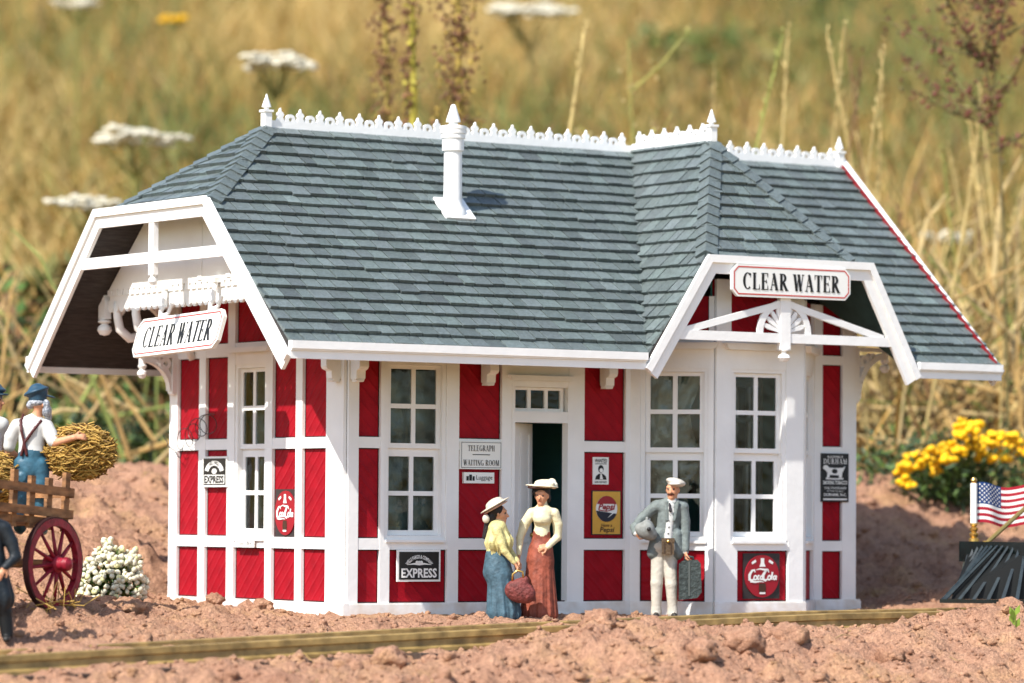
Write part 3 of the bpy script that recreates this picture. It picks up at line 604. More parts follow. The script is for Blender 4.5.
def express(F, u0, u1, z0, z1, name_label):
    s = MB(); W_, H_ = u1-u0, z1-z0; uc = (u0+u1)/2
    s.fbox(F, u0, u1, z0, z1, 0.0, 0.022, 0); s.fsheet(F, [(u0+0.02*W_*2, z0+0.025), (u1-0.02*W_*2, z0+0.025), (u1-0.02*W_*2, z1-0.025), (u0+0.02*W_*2, z1-0.025)], 0.026, 1)
    font_text(s, F, 'EXPRESS', uc, z0+H_*0.27, H_*0.30, W_*0.82, 0.030, 0, bold=0.03)
    font_text(s, F, 'WELLS FARGO & COMPANY', uc, z0+H_*0.20, H_*0.12, 1, 0.030, 0, bold=0.03, arc=(H_*0.58, 0.95 if W_ > H_*1.2 else 0.85))
    stroke(s, F, [(uc-W_*0.28, z0+H_*0.53), (uc-W_*0.12, z0+H_*0.56), (uc, z0+H_*0.55), (uc+W_*0.12, z0+H_*0.56), (uc+W_*0.28, z0+H_*0.53)], [0.004, 0.02, 0.03, 0.02, 0.004], 0.030, 0)
    for du in (-0.05, 0, 0.05): s.ring(F, (uc+du*W_, z0+H_*0.60), 0, 0.022, 0.0265, 0.031, 0, 360, 8, 0)
    return tag(s.build('express_sign', [SIGNW, SIGNK]), name_label, 'sign')
express(Fr((0, -0.047, 0), (1, 0, 0)), 0.70, 1.33, 0.475, 0.865, 'wide black express sign below the front sash window beside the corner')
# upright version on the left wall: white arch over EXPRESS on white
FL2 = Fr((-0.047, 0, 0), (0, -1, 0)); s = MB()
s.fbox(FL2, -3.42, -2.79, 1.63, 2.02, 0.0, 0.02, 0); s.fsheet(FL2, [(-3.39, 1.655), (-2.82, 1.655), (-2.82, 1.995), (-3.39, 1.995)], 0.024, 1)
s.ring(FL2, (-3.105, 1.80), 0.105, 0.165, 0.0245, 0.028, 15, 165, 14, 0, asp=1.5); s.fsheet(FL2, [(-3.37, 1.67), (-2.84, 1.67), (-2.84, 1.785), (-3.37, 1.785)], 0.0285, 0)
font_text(s, FL2, 'EXPRESS', -3.105, 1.727, 0.098, 0.50, 0.031, 1, bold=0.045); s.ring(FL2, (-3.105, 1.83), 0, 0.035, 0.0245, 0.029, 0, 360, 10, 0, asp=1.8)
font_text(s, FL2, 'WELLS FARGO', -3.105, 1.72, 0.05, 1, 0.031, 1, bold=0.02, arc=(0.225, 0.6))
tag(s.build('express_sign', [SIGNW, SIGNK]), 'small express sign with a white arch left of the narrow window', 'sign')
def soda(F, u0, u1, z0, z1, label):
    s = MB(); W_, H_ = u1-u0, z1-z0; uc, zc = (u0+u1)/2, (z0+z1)/2; rx, ry = W_*0.47, H_*0.47
    s.fbox(F, u0, u1, z0, z1, 0, 0.018, 0); s.ring(F, (uc, zc), 0, ry, 0.0185, 0.034, 0, 360, 32, 1, asp=rx/ry)
    n = 0.038; P = lambda a, b: (uc+a*rx, zc+b*ry)
    w = W_*0.05; kk = [0]
    def script(pts, wd): stroke(s, F, [P(a+0.10*b, b*0.95-0.02) for a, b in pts], [w*x for x in wd], n+0.0004*kk[0], 2); kk[0] += 1
    for x0 in (-0.74, 0.06):                              # the two capitals with their long tails
        script([(x0+0.30, 0.20), (x0+0.24, 0.32), (x0+0.10, 0.28), (x0-0.02, 0.08), (x0+0.0, -0.14), (x0+0.14, -0.20), (x0+0.26, -0.12)], (0.5, 0.9, 1.1, 1.5, 1.5, 1.1, 0.5))
    def o_(x, y=-0.06, r=0.085): script([(x+r*math.cos(a*0.785), y+r*1.25*math.sin(a*0.785)) for a in range(9)], (0.75,)*9)
    def a_(x): o_(x, -0.06, 0.07); script([(x+0.09, 0.05), (x+0.08, -0.13), (x+0.14, -0.16)], (0.9, 0.9, 0.5))
    o_(-0.41); script([(-0.17, 0.03), (-0.24, 0.05), (-0.29, -0.05), (-0.24, -0.16), (-0.16, -0.12)], (0.7, 0.8, 1.0, 0.9, 0.5)); a_(-0.06)
    o_(0.40); script([(0.56, 0.22), (0.53, -0.10), (0.59, -0.16)], (1.0, 1.0, 0.5)); a_(0.71)
    script([(-0.70, -0.22), (-0.40, -0.27), (-0.10, -0.24), (0.10, -0.28)], (1.2, 0.8, 0.5, 0.2)); script([(-0.44, 0.32), (-0.20, 0.38), (0.10, 0.33), (0.26, 0.36)], (0.2, 0.6, 0.9, 0.6))
    bt = [P(-0.10, 0.84), P(0.10, 0.84), P(0.10, 0.62), P(0.18, 0.44), P(-0.18, 0.44), P(-0.10, 0.62)]; s.fsheet(F, bt[::-1], n, 2)
    bb = [P(-0.18, -0.34), P(0.18, -0.34), P(0.22, -0.60), P(0.16, -0.82), P(-0.16, -0.82), P(-0.22, -0.60)]; s.fsheet(F, bb[::-1], n, 3); stroke(s, F, [P(-0.17, -0.80), P(0.17, -0.80)], w*0.8, n+0.002, 2)
    for sg in (-1, 1): stroke(s, F, [P(sg*0.62, 0.60), P(sg*0.38, 0.72)], w*1.1, n, 2)
    return tag(s.build('soda_sign', [mat('sign_charcoal', (0.035, 0.028, 0.028), 0.4), SODA, SIGNW, SIGNB]), label, 'sign')
soda(Fr((-0.0, 0, 0), (0, -1, 0)), -1.655, -1.125, 1.01, 1.60, 'red round soda sign right of the narrow window on the sunny end wall')
soda(Fr((0, -0.75, 0), (1, 0, 0)), 5.485, 6.07, 0.25, 0.83, 'red round soda sign on the bay under its middle window')
# yellow cola poster
FPp = Fr((0, -0.0, 0), (1, 0, 0)); s = MB(); u0, u1, z0, z1 = 3.655, 4.085, 1.065, 1.605; uc = (u0+u1)/2
s.fbox(FPp, u0-0.012, u1+0.012, z0-0.012, z1+0.012, 0.0, 0.014, 2); s.fsheet(FPp, [(u0, z0), (u1, z0), (u1, z1), (u0, z1)], 0.018, 0)
cx_, cz_, r = uc, 1.385, 0.165
def capseg(a0, a1, mi, n): s.add([FPp.p(cx_+r*math.cos(math.radians(a0+(a1-a0)*i/18)), cz_+r*math.sin(math.radians(a0+(a1-a0)*i/18)), n) for i in range(19)], [tuple(range(19))], mi)
s.ring(FPp, (cx_, cz_), 0, r, 0.0185, 0.022, 0, 360, 28, 1); capseg(22, 158, 3, 0.025); capseg(188, 338, 2, 0.025)
font_text(s, FPp, 'Pepsi', cx_, cz_+0.018, 0.095, 0.27, 0.027, 3, shear=0.3, bold=0.03)
stroke(s, FPp, [(cx_-0.13, cz_-0.015), (cx_, cz_-0.03), (cx_+0.12, cz_-0.0)], 0.012, 0.0276, 3); stroke(s, FPp, [(cx_+0.02, cz_-0.11), (cx_+0.10, cz_-0.05)], [0.004, 0.016], 0.0276, 1)
font_text(s, FPp, 'Have a', uc, 1.178, 0.045, 0.17, 0.0225, 4, shear=0.25, bold=0.01); font_text(s, FPp, 'Pepsi', uc+0.01, 1.112, 0.085, 0.23, 0.0225, 4, shear=0.2, bold=0.02)
tag(s.build('cola_poster', [SIGNY, SIGNW, mat('sign_navy', (0.012, 0.015, 0.03), 0.4), SODA, SIGNB]), 'yellow cola poster with a bottle cap right of the open door', 'poster')
# wanted notice
s = MB(); u0, u1, z0, z1 = 3.66, 3.905, 1.695, 2.04; uc = (u0+u1)/2
s.fbox(FPp, u0, u1, z0, z1, 0, 0.012, 0); font_text(s, FPp, 'WANTED', uc, 1.995, 0.05, 0.19, 0.016, 1, bold=0.02); stroke(s, FPp, [(uc-0.09, 1.955), (uc+0.09, 1.955)], 0.008, 0.016, 1)
s.ring(FPp, (uc, 1.89), 0.0, 0.05, 0.0125, 0.016, 0, 360, 14, 1, asp=0.85); s.ring(FPp, (uc+0.003, 1.873), 0.0, 0.027, 0.0165, 0.019, 0, 360, 12, 0)
s.fsheet(FPp, [(uc-0.09, 1.755), (uc+0.09, 1.755), (uc+0.075, 1.80), (uc+0.03, 1.83), (uc-0.03, 1.83), (uc-0.075, 1.80)], 0.016, 1); s.fsheet(FPp, [(uc-0.02, 1.76), (uc+0.03, 1.76), (uc+0.012, 1.825), (uc-0.012, 1.825)], 0.019, 0)
font_text(s, FPp, '$500 REWARD', uc, 1.722, 0.028, 0.19, 0.016, 1, bold=0.02); tag(s.build('wanted_notice', [SIGNW, BLACK]), 'white wanted notice with a dark portrait above the yellow poster', 'notice')
# telegraph and luggage boards
FT_ = Fr((0, -0.044, 0), (1, 0, 0)); s = MB(); u0, u1, z0, z1 = 1.612, 2.236, 1.865, 2.215; uc = (u0+u1)/2
s.fbox(FT_, u0, u1, z0, z1, 0, 0.02, 0); outline(s, FT_, [(u0+0.014, z0+0.014), (u1-0.014, z0+0.014), (u1-0.014, z1-0.014), (u0+0.014, z1-0.014)], 0.010, 0.023, 2)
serif_text(s, FT_, 'TELEGRAPH', uc, 2.125, 0.072, 0.40, 0.024, 1, bold=0.85); stroke(s, FT_, [(uc-0.13, 2.045), (uc+0.13, 2.045)], 0.010, 0.024, 1); serif_text(s, FT_, 'WAITING ROOM', uc, 1.945, 0.072, 0.535, 0.024, 1, bold=0.85)
tag(s.build('telegraph_sign', [SIGNW, BLACK, mat('sign_grey', (0.25, 0.25, 0.25), 0.5)]), 'white telegraph and waiting room board left of the door', 'sign')
s = MB(); u0, u1, z0, z1 = 1.685, 2.135, 1.69, 1.825; s.fbox(FT_, u0, u1, z0, z1, -0.042, 0.0, 0)
for i, (x, w, h) in enumerate(((1.735, 0.035, 0.055), (1.78, 0.04, 0.075), (1.825, 0.03, 0.055))): s.fsheet(FT_, [(x-w/2, 1.722), (x+w/2, 1.722), (x+w/2, 1.722+h), (x-w/2, 1.722+h)], 0.004, 1)
font_text(s, FT_, 'Luggage', 1.985, 1.755, 0.075, 0.24, 0.004, 1, bold=0.0); tag(s.build('luggage_sign', [SIGNW, BLACK]), 'narrow white luggage sign with suitcase marks under the telegraph board', 'sign')
# tobacco board on the far right
FTb = Fr((0, -0.048, 0), (1, 0, 0)); s = MB(); u0, u1, z0, z1 = 7.305, 7.765, 1.50, 2.14; uc = (u0+u1)/2
s.fbox(FTb, u0, u1, z0, z1, 0, 0.02, 0); font_text(s, FTb, "BLACKWELL'S", uc, 2.095, 0.03, 0.26, 0.024, 1, bold=0.02); serif_text(s, FTb, 'DURHAM', uc, 2.035, 0.068, 0.40, 0.024, 1, bold=0.9)
bull = [(-0.14, -0.07), (-0.10, -0.07), (-0.09, -0.03), (0.06, -0.035), (0.07, -0.07), (0.11, -0.07), (0.12, 0.0), (0.15, 0.05), (0.17, 0.09), (0.13, 0.07), (0.0, 0.065), (-0.10, 0.07), (-0.14, 0.105), (-0.19, 0.10), (-0.205, 0.06), (-0.16, 0.03), (-0.13, 0.0)]
s.fprism(FTb, [(uc+a, 1.885+b*0.95) for a, b in bull], 0.0205, 0.024, 1); s.ring(FTb, (uc-0.01, 1.905), 0.0, 0.032, 0.0245, 0.027, 0, 360, 12, 0, asp=1.5)
stroke(s, FTb, [(uc-0.16, 1.808), (uc, 1.802), (uc+0.14, 1.808)], 0.018, 0.024, 1); font_text(s, FTb, 'SMOKING TOBACCO', uc, 1.755, 0.05, 0.41, 0.024, 1, bold=0.03)
font_text(s, FTb, "THE STANDARD", uc, 1.683, 0.03, 0.38, 0.024, 1, bold=0.01); font_text(s, FTb, "OF THE WORLD", uc, 1.643, 0.02, 0.28, 0.024, 1); font_text(s, FTb, 'DURHAM, N.C.', uc, 1.592, 0.045, 0.38, 0.024, 1, bold=0.03); stroke(s, FTb, [(uc-0.2, 1.535), (uc+0.2, 1.535)], 0.022, 0.024, 1)
tag(s.build('tobacco_sign', [SIGNK, SIGNW]), 'tall black tobacco sign with white lettering right of the bay', 'sign')
s = MB(); s.fbox(Fr((-0.076, 0, 0), (0, -1, 0)), -2.53, -2.055, 0.868, 0.975, 0, 0.015, 0); font_text(s, Fr((-0.076, 0, 0), (0, -1, 0)), 'Ticket Office', -2.29, 0.922, 0.055, 0.36, 0.019, 1)
tag(s.build('ticket_plate', [SIGNW, mat('sign_grey', (0.25, 0.25, 0.25))]), 'tiny white plate under the narrow end window', 'plate')
# loose curled wire snagged on the end wall
w = MB(); pts = []
for i in range(160):
    t = i/159; yc = 4.40-1.25*t; y = yc+(0.17*math.cos(t*46)*(0.3+1.2*t if t > 0.35 else 0.15)); z = 2.22-0.10*math.sin(t*5)+(0.13*math.sin(t*46) if t > 0.35 else -0.35*t)+(0.12 if t > 0.35 else 0.2*(0.35-t))
    pts.append((-0.09-0.02*math.sin(t*20), y, z))
w.tube(pts, 0.0055, 5); tag(w.build('loose_wire', [mat('wire_black', (0.015, 0.015, 0.015), 0.4)]), 'thin tangled dark wire caught on the white end wall', 'wire')
# ================================================================== SCULPTED FIGURES (smooth unions of tapered limbs, surfaced on a grid)
def cone(a, b, ra, rb, m, k=0.02, flat=None, pleat=None): return dict(t='c', a=np.array(a, float), b=np.array(b, float), ra=ra, rb=rb, m=m, k=k, flat=flat, pleat=pleat)
def ell(c, r, m, k=0.015, rot=None): return dict(t='e', c=np.array(c, float), r=np.array(r, float), m=m, k=k, rot=rot)
def sculpt(name, prims, mats, parent, h=0.009, smooth_it=1, wob=0.0):
    lo = np.full(3, 1e9); hi = -lo
    for p in prims:
        if p['t'] == 'c':
            r = max(p['ra'], p['rb'])*(1.15 if p['pleat'] else 1.0)*max(1.0, p['flat'][1] if p['flat'] else 1.0); b0 = np.minimum(p['a'], p['b'])-r; b1 = np.maximum(p['a'], p['b'])+r
        else: r = p['r'].max() if p['rot'] is not None else p['r']; b0 = p['c']-r; b1 = p['c']+r
        p['b0'], p['b1'] = b0-0.05, b1+0.05; lo = np.minimum(lo, b0); hi = np.maximum(hi, b1)
    lo -= 3*h; hi += 3*h; n = np.ceil((hi-lo)/h).astype(int)+1
    V = np.full(n, 1.0, np.float32); best = np.full(n, 9.0, np.float32); M = np.zeros(n, np.int8)
    for p in prims:
        i0 = np.maximum(0, np.floor((p['b0']-lo)/h).astype(int)); i1 = np.minimum(n, np.ceil((p['b1']-lo)/h).astype(int)+1); sl_ = tuple(slice(a, b) for a, b in zip(i0, i1))
        G = np.stack(np.meshgrid(*[lo[k]+h*np.arange(i0[k], i1[k]) for k in range(3)], indexing='ij'), -1)
        if p['t'] == 'c':
            q = G-p['a']; ba = p['b']-p['a']; sc = 1.0
            if p['flat'] is not None:
                ax = np.array(p['flat'][0], float); ax /= np.linalg.norm(ax); f = p['flat'][1]; tt0 = np.clip(q @ ba/(ba @ ba), 0, 1); w = q-tt0[..., None]*ba
                q = tt0[..., None]*ba+w+np.outer((w @ ax).ravel()*(1/f-1), ax).reshape(q.shape); sc = min(1.0, f)
            tt = np.clip(q @ ba/(ba @ ba), 0, 1); w = q-tt[..., None]*ba; rr = p['ra']+(p['rb']-p['ra'])*tt
            if p['pleat']:
                nn, am = p['pleat']; th = np.arctan2(w[..., 1], w[..., 0]); rr = rr*(1+am*tt*(np.cos(nn*th+1.5*np.sin(2*th))+0.4*np.cos((nn*2+1)*th)))
            d = (np.sqrt((w**2).sum(-1))-rr)*sc
        else:
            q = G-p['c']
            if p['rot'] is not None: q = q @ np.array(Matrix.Rotation(p['rot'][1], 3, p['rot'][0]))
            k0 = np.sqrt(((q/p['r'])**2).sum(-1)); k1 = np.sqrt(((q/(p['r']**2))**2).sum(-1))+1e-9; d = k0*(k0-1)/k1
        d = d.astype(np.float32); old = V[sl_]; hh = np.maximum(p['k']-np.abs(old-d), 0)/p['k']; V[sl_] = np.minimum(old, d)-hh*hh*p['k']*0.25
        bb = best[sl_]; mk = d < bb; bb[mk] = d[mk]; M[sl_][mk] = p['m']
    S = V < 0; c = np.array(n)-1
    cor = [(a, b, e) for a in (0, 1) for b in (0, 1) for e in (0, 1)]
    sub = lambda A, o: A[o[0]:o[0]+c[0], o[1]:o[1]+c[1], o[2]:o[2]+c[2]]
    cnt = sum(sub(S, o).astype(np.int8) for o in cor); act = (cnt > 0) & (cnt < 8); ids = np.full(c, -1, np.int64); I = np.argwhere(act); ids[act] = np.arange(len(I))
    acc = np.zeros((len(I), 3)); num = np.zeros(len(I))
    for o in cor:
        for ax in range(3):
            if o[ax]: continue
            o2 = list(o); o2[ax] = 1; va = V[tuple((I+o).T)]; vb = V[tuple((I+o2).T)]; x = (va < 0) != (vb < 0); t = np.where(x, va/np.where(x, va-vb, 1), 0)
            pt = np.tile(np.array(o, float), (len(I), 1)); pt[:, ax] += t; acc[x] += pt[x]; num[x] += 1
    P = lo+h*(I+acc/num[:, None]); F_ = []
    for ax in range(3):
        b, e = [(1, 2), (2, 0), (0, 1)][ax]; s0 = [slice(0, k) for k in n]; s1 = list(s0); s0[ax] = slice(0, n[ax]-1); s1[ax] = slice(1, n[ax]); A = S[tuple(s0)]; B = S[tuple(s1)]
        E = np.argwhere(A != B); ok = (E[:, b] > 0) & (E[:, e] > 0) & (E[:, b] < n[b]-1) & (E[:, e] < n[e]-1); E = E[ok]; fl = A[tuple(E.T)]
        def cell(db, de): q = E.copy(); q[:, b] -= db; q[:, e] -= de; return ids[tuple(q.T)]
        Q = np.stack([cell(1, 1), cell(0, 1), cell(0, 0), cell(1, 0)], 1); Q[~fl] = Q[~fl][:, ::-1]; F_.append(Q)
    Fq = np.concatenate(F_); mi = M[tuple(np.clip(np.round((P-lo)/h).astype(int), 0, np.array(n)-1).T)]
    me = bpy.data.meshes.new(name); me.from_pydata(P.tolist(), [], Fq.tolist())
    for m in mats: me.materials.append(m)
    fm = mi[Fq]; fm = np.sort(fm, 1)[:, 1]; me.polygons.foreach_set('material_index', fm.astype(np.int32)); me.polygons.foreach_set('use_smooth', [True]*len(me.polygons)); me.update()
    o = bpy.data.objects.new(name, me); COL.objects.link(o); o.parent = parent; return o
SKIN = mat('skin_paint', (0.52, 0.25, 0.14), 0.5, var=0.12, vscale=20); EYE = mat('eye_dark', (0.02, 0.015, 0.015), 0.4); LIP = mat('lip', (0.35, 0.08, 0.06), 0.5)
HAIRK = mat('hair_black', (0.015, 0.012, 0.012), 0.5, bump=0.01, bscale=60); HAIRG = mat('hair_grey', (0.10, 0.12, 0.15), 0.4, col2=(0.50, 0.52, 0.56), vscale=38, bump=0.015, bscale=60); HAIRB = mat('hair_brown', (0.09, 0.035, 0.02), 0.6)
def head(c, yaw, pitch=0.0, s=1.0, neck=None, mous=None):
    """prims of a head looking along yaw (0 = towards -y of the figure's frame, + turns to +x)"""
    c = np.array(c, float); cy, sy = math.cos(yaw), math.sin(yaw)
    f = np.array([sy, -cy, 0]); r = np.array([cy, sy, 0]); u = np.array([0, 0, 1.0]); u = u*math.cos(pitch)-f*math.sin(pitch)*-1*0; f = f*math.cos(pitch)+np.array([0, 0, 1])*math.sin(pitch)
    L = lambda a, b, d: c+(r*a+f*b+u*d)*s
    P = [ell(L(0, -0.01, 0.02), np.array([0.078, 0.088, 0.098])*s, 0, rot=('Z', yaw)), cone(L(0, 0.035, -0.03), L(0, 0.048, -0.078), 0.062*s, 0.040*s, 0, 0.03),
         cone(L(0, 0.080, 0.020), L(0, 0.108, -0.022), 0.011*s, 0.018*s, 0, 0.01), ell(L(0.078, -0.005, 0), np.array([0.014, 0.02, 0.03])*s, 0, 0.006), ell(L(-0.078, -0.005, 0), np.array([0.014, 0.02, 0.03])*s, 0, 0.006),
         cone(L(-0.05, 0.068, 0.045), L(0.05, 0.068, 0.045), 0.016*s, 0.016*s, 0, 0.02),
         ell(L(0.033, 0.078, 0.018), np.array([0.014, 0.010, 0.009])*s, 1, 0.003), ell(L(-0.033, 0.078, 0.018), np.array([0.014, 0.010, 0.009])*s, 1, 0.003),
         cone(L(0.018, 0.086, -0.052), L(-0.018, 0.086, -0.052), 0.008*s, 0.008*s, 2, 0.004)]
    if mous is not None: P += [cone(L(0.004, 0.098, -0.032), L(0.045, 0.080, -0.048), 0.016*s, 0.008*s, mous, 0.004), cone(L(-0.004, 0.098, -0.032), L(-0.045, 0.080, -0.048), 0.016*s, 0.008*s, mous, 0.004)]
    if neck is not None: P.append(cone(L(0, -0.02, -0.04), neck, 0.052*s, 0.060*s, 0, 0.02))
    return P, L
def hand(w, d, pn, curl, m=0, s=1.0, thumb=1):
    """w wrist, d hand direction, pn palm normal; fingers bend towards pn by curl (0..1)"""
    w = np.array(w, float); d = np.array(d, float); d /= np.linalg.norm(d); pn = np.array(pn, float); pn -= d*(pn @ d); pn /= np.linalg.norm(pn); sd = np.cross(d, pn)*thumb; P = []
    P.append(cone(w-d*0.01, w+d*0.075*s, 0.028*s, 0.036*s, m, 0.012, flat=(pn, 0.55)))
    for i, (o, l) in enumerate(((0.030, 0.066), (0.010, 0.076), (-0.011, 0.070), (-0.031, 0.054))):
        b = w+d*0.078*s+sd*o*s; a1 = curl*0.9; d1 = d*math.cos(a1)+pn*math.sin(a1)+sd*o*1.5; a2 = curl*2.1; d2 = d*math.cos(a2)+pn*math.sin(a2); e = b+d1*l*0.5*s
        P += [cone(b, e, 0.0115*s, 0.0105*s, m, 0.004), cone(e, e+d2*l*0.5*s, 0.0105*s, 0.0085*s, m, 0.004)]
    b = w+d*0.02*s+sd*0.028*s; e = b+(d*0.6+sd*0.8+pn*0.25)*0.045*s; P += [cone(b, e, 0.015*s, 0.012*s, m, 0.008), cone(e, e+(d*0.85+pn*(0.3+0.5*curl)+sd*0.1)*0.04*s, 0.012*s, 0.009*s, m, 0.004)]
    return P
def limb(pts, rs, m, k=0.015): return [cone(pts[i], pts[i+1], rs[i], rs[i+1], m, k) for i in range(len(pts)-1)]
def figure(px, py, D, label, group=None):
    p = at(px, py, D); e = empty('person', p, -TH); tag(e, label, 'person', group); e['_s'] = D/FPX; return e
def frame(px0, py0, D): s = D/FPX; return lambda px, py, y=0.0: ((px-px0)*s, y, (py0-py)*s)
# ---- seated-nowhere: three travellers in front of the station
# man in grey with suitcase
D = 49.45; man = figure(663, 617.5, D, 'man in grey jacket and white trousers with a flat cap holding a suitcase'); L = frame(663, 617.5, D)
JK = mat('jacket_grey', (0.14, 0.165, 0.16), 0.6, var=0.18, vscale=14, bump=0.012, bscale=30); TR = mat('trousers_cream', (0.46, 0.43, 0.365), 0.6, var=0.10, vscale=12, bump=0.01, bscale=22); SHT = mat('shirt_white', (0.50, 0.50, 0.48), 0.6, var=0.05, vscale=12)
SHOE = mat('shoe_black', (0.02, 0.018, 0.016), 0.4); TIEM = mat('tie_dark', (0.03, 0.025, 0.03), 0.5)
mats_ = [SKIN, EYE, LIP, JK, TR, SHT, SHOE, TIEM, HAIRB]
hp, HL = head(L(672, 490.5, -0.03), -0.35, -0.05, 1.0, neck=L(671, 500, 0.0), mous=8)
P = hp+[cone(L(657, 506), L(682.5, 507), 0.075, 0.07, 3, 0.04), cone(L(669.5, 509), L(666, 540), 0.150, 0.135, 3, 0.04, flat=((0, 1, 0), 0.72)), cone(L(657.5, 535), L(653.5, 553), 0.085, 0.088, 3, 0.03, flat=((0, 1, 0), 1.25)), cone(L(675.5, 535), L(676.5, 553), 0.085, 0.088, 3, 0.03, flat=((0, 1, 0), 1.25)), cone(L(666, 534, 0.03), L(665, 553, 0.04), 0.12, 0.13, 3, 0.03, flat=((0, 1, 0), 0.6)), cone(L(658, 547, -0.02), L(670, 547, -0.02), 0.105, 0.105, 4, 0.02),
        cone(L(670, 506, -0.085), L(667.5, 540, -0.098), 0.045, 0.045, 5, 0.006, flat=((0, 1, 0), 0.6)), cone(L(667.5, 540, -0.095), L(668, 545, -0.10), 0.05, 0.03, 5, 0.006, flat=((0, 1, 0), 0.6)),
        cone(L(669, 501, -0.06), L(673, 501, -0.06), 0.03, 0.03, 5, 0.01), cone(L(668.5, 503.5, -0.115), L(669.5, 511, -0.125), 0.012, 0.018, 7, 0.003)]
for z in range(4): P.append(ell(L(668.6-z*0.4, 514+z*6.5, -0.128), (0.009, 0.009, 0.009), 7, 0.002))
# lapels
P += [cone(L(665, 502, -0.10), L(666, 520, -0.115), 0.022, 0.02, 3, 0.006, flat=((0, 1, 0), 0.5)), cone(L(677, 502, -0.10), L(673.5, 520, -0.115), 0.022, 0.02, 3, 0.006, flat=((0, 1, 0), 0.5))]
P += limb([L(655, 506.5), L(643, 517, 0.02), L(634, 527.5, 0.0)], [0.072, 0.066, 0.056], 3)+limb([L(634, 527.5), L(634.5, 533, -0.12)], [0.056, 0.046], 3)+limb([L(634.3, 533, -0.12), L(635, 534, -0.15)], [0.032, 0.030], 5)
P += hand(L(635, 534, -0.15), (0.75, -0.65, -0.05), (0.6, 0.6, 0.2), 0.45, 0, 1.0, -1)
P += limb([L(682, 507), L(684.5, 521, 0.0), L(685, 533, -0.01)], [0.072, 0.064, 0.056], 3)+limb([L(685, 533, -0.01), L(685.2, 549, -0.05)], [0.056, 0.046], 3)+limb([L(685.2, 549, -0.05), L(685.3, 552, -0.055)], [0.034, 0.032], 5)
P += hand(L(685.3, 552, -0.055), (0.02, -0.05, -1), (1, 0.0, 0), 0.85, 0, 1.0, 1)
P += limb([L(658.5, 550), L(656.5, 583, -0.02), L(656.2, 610, 0.0)], [0.098, 0.076, 0.060], 4)+limb([L(669, 550), L(671, 584, -0.03), L(672.5, 609, -0.01)], [0.098, 0.076, 0.060], 4)
P += [cone(L(656.2, 609), L(656.2, 613), 0.066, 0.07, 4, 0.01), cone(L(672.5, 609, -0.01), L(672.6, 613, -0.01), 0.066, 0.07, 4, 0.01)]
P += [cone(L(656.5, 615, 0.03), L(655.5, 615.6, -0.12), 0.042, 0.036, 6, 0.01), cone(L(672.5, 615, 0.03), L(674.5, 615.6, -0.12), 0.042, 0.036, 6, 0.01)]
sculpt('body', P, mats_, man)
cpm = mat('cap_cream', (0.50, 0.47, 0.41), 0.6, var=0.12, vscale=14); c0 = np.array(L(675, 481.5, -0.03))
sculpt('cap', [ell(c0+[0, 0, -0.005], (0.125, 0.125, 0.048), 0, 0.02, rot=('Y', 0.22)), ell(c0+[0.0, -0.02, -0.03], (0.10, 0.10, 0.045), 0, 0.02), ell(c0+[-0.015, -0.115, -0.035], (0.07, 0.055, 0.014), 0, 0.01)], [cpm], man, 0.008)
# things he carries
def thing_at(name, px, py, D, y, label, cat): p = at(px, py, D)+fh*y; e = empty(name, p, -TH); return tag(e, label, cat)
sc_ = thing_at('suitcase', 690, 600, D, -0.07, 'grey green suitcase hanging from the hand of the man in grey', 'suitcase')
m = MB(); SM = mat('suitcase_leather', (0.033, 0.043, 0.041), 0.55, var=0.4, vscale=18, bump=0.02, bscale=26)
bx = [(-0.145, 0.0), (0.085, 0.03), (0.14, 0.10), (0.125, 0.46), (0.085, 0.505), (-0.10, 0.49), (-0.145, 0.45)]
Fs = Fr((0, 0, 0), (1, 0, 0)); m.fprism(Fs, bx, -0.07, 0.07); so_ = m.build('case', [SM], sc_)
m = MB(); m.tube([Fs.p(-0.07, 0.49, 0), Fs.p(-0.065, 0.535, 0), Fs.p(-0.02, 0.545, 0), Fs.p(0.03, 0.535, 0), Fs.p(0.035, 0.50, 0)], 0.014, 8); m.build('handle', [SM], sc_, smooth=True)
m = MB(); m.fbox(Fs, -0.03, -0.005, 0.05, 0.48, 0.0705, 0.078); m.build('strap', [mat('strap_grey', (0.07, 0.08, 0.075), 0.5)], sc_)
hm = thing_at('sun_helmet', 646.5, 529, D, -0.17, 'pale sun helmet tucked under the arm of the man in grey', 'helmet')
hl = sculpt('helmet_shell', [ell((0.0, 0, 0.0), (0.095, 0.09, 0.115), 0, 0.02), cone((0.04, -0.03, -0.10), (-0.03, 0.0, 0.10), 0.01, 0.01, 0, 0.01), ell((-0.01, 0.02, -0.03), (0.15, 0.09, 0.10), 0, 0.02, rot=('Y', 0.5)), ell((0.02, -0.105, 0.0), (0.028, 0.02, 0.028), 1, 0.004), ell((0.0, 0.0, 0.13), (0.02, 0.02, 0.025), 0, 0.01)], [mat('helmet_grey', (0.20, 0.21, 0.20), 0.6, var=0.2, vscale=18), SIGNK], hm, 0.008)
cc = thing_at('camera_case', 667.5, 546, D, -0.135, 'brown camera case worn at the waist of the man in grey', 'case')
m = MB(); LE = mat('case_leather', (0.085, 0.055, 0.03), 0.5, var=0.3, vscale=20, bump=0.01, bscale=30); m.fbox(Fs, -0.075, 0.075, -0.10, 0.045, -0.05, 0.05); m.fbox(Fs, -0.08, 0.08, 0.0455, 0.10, -0.055, 0.055); m.build('case', [LE], cc)
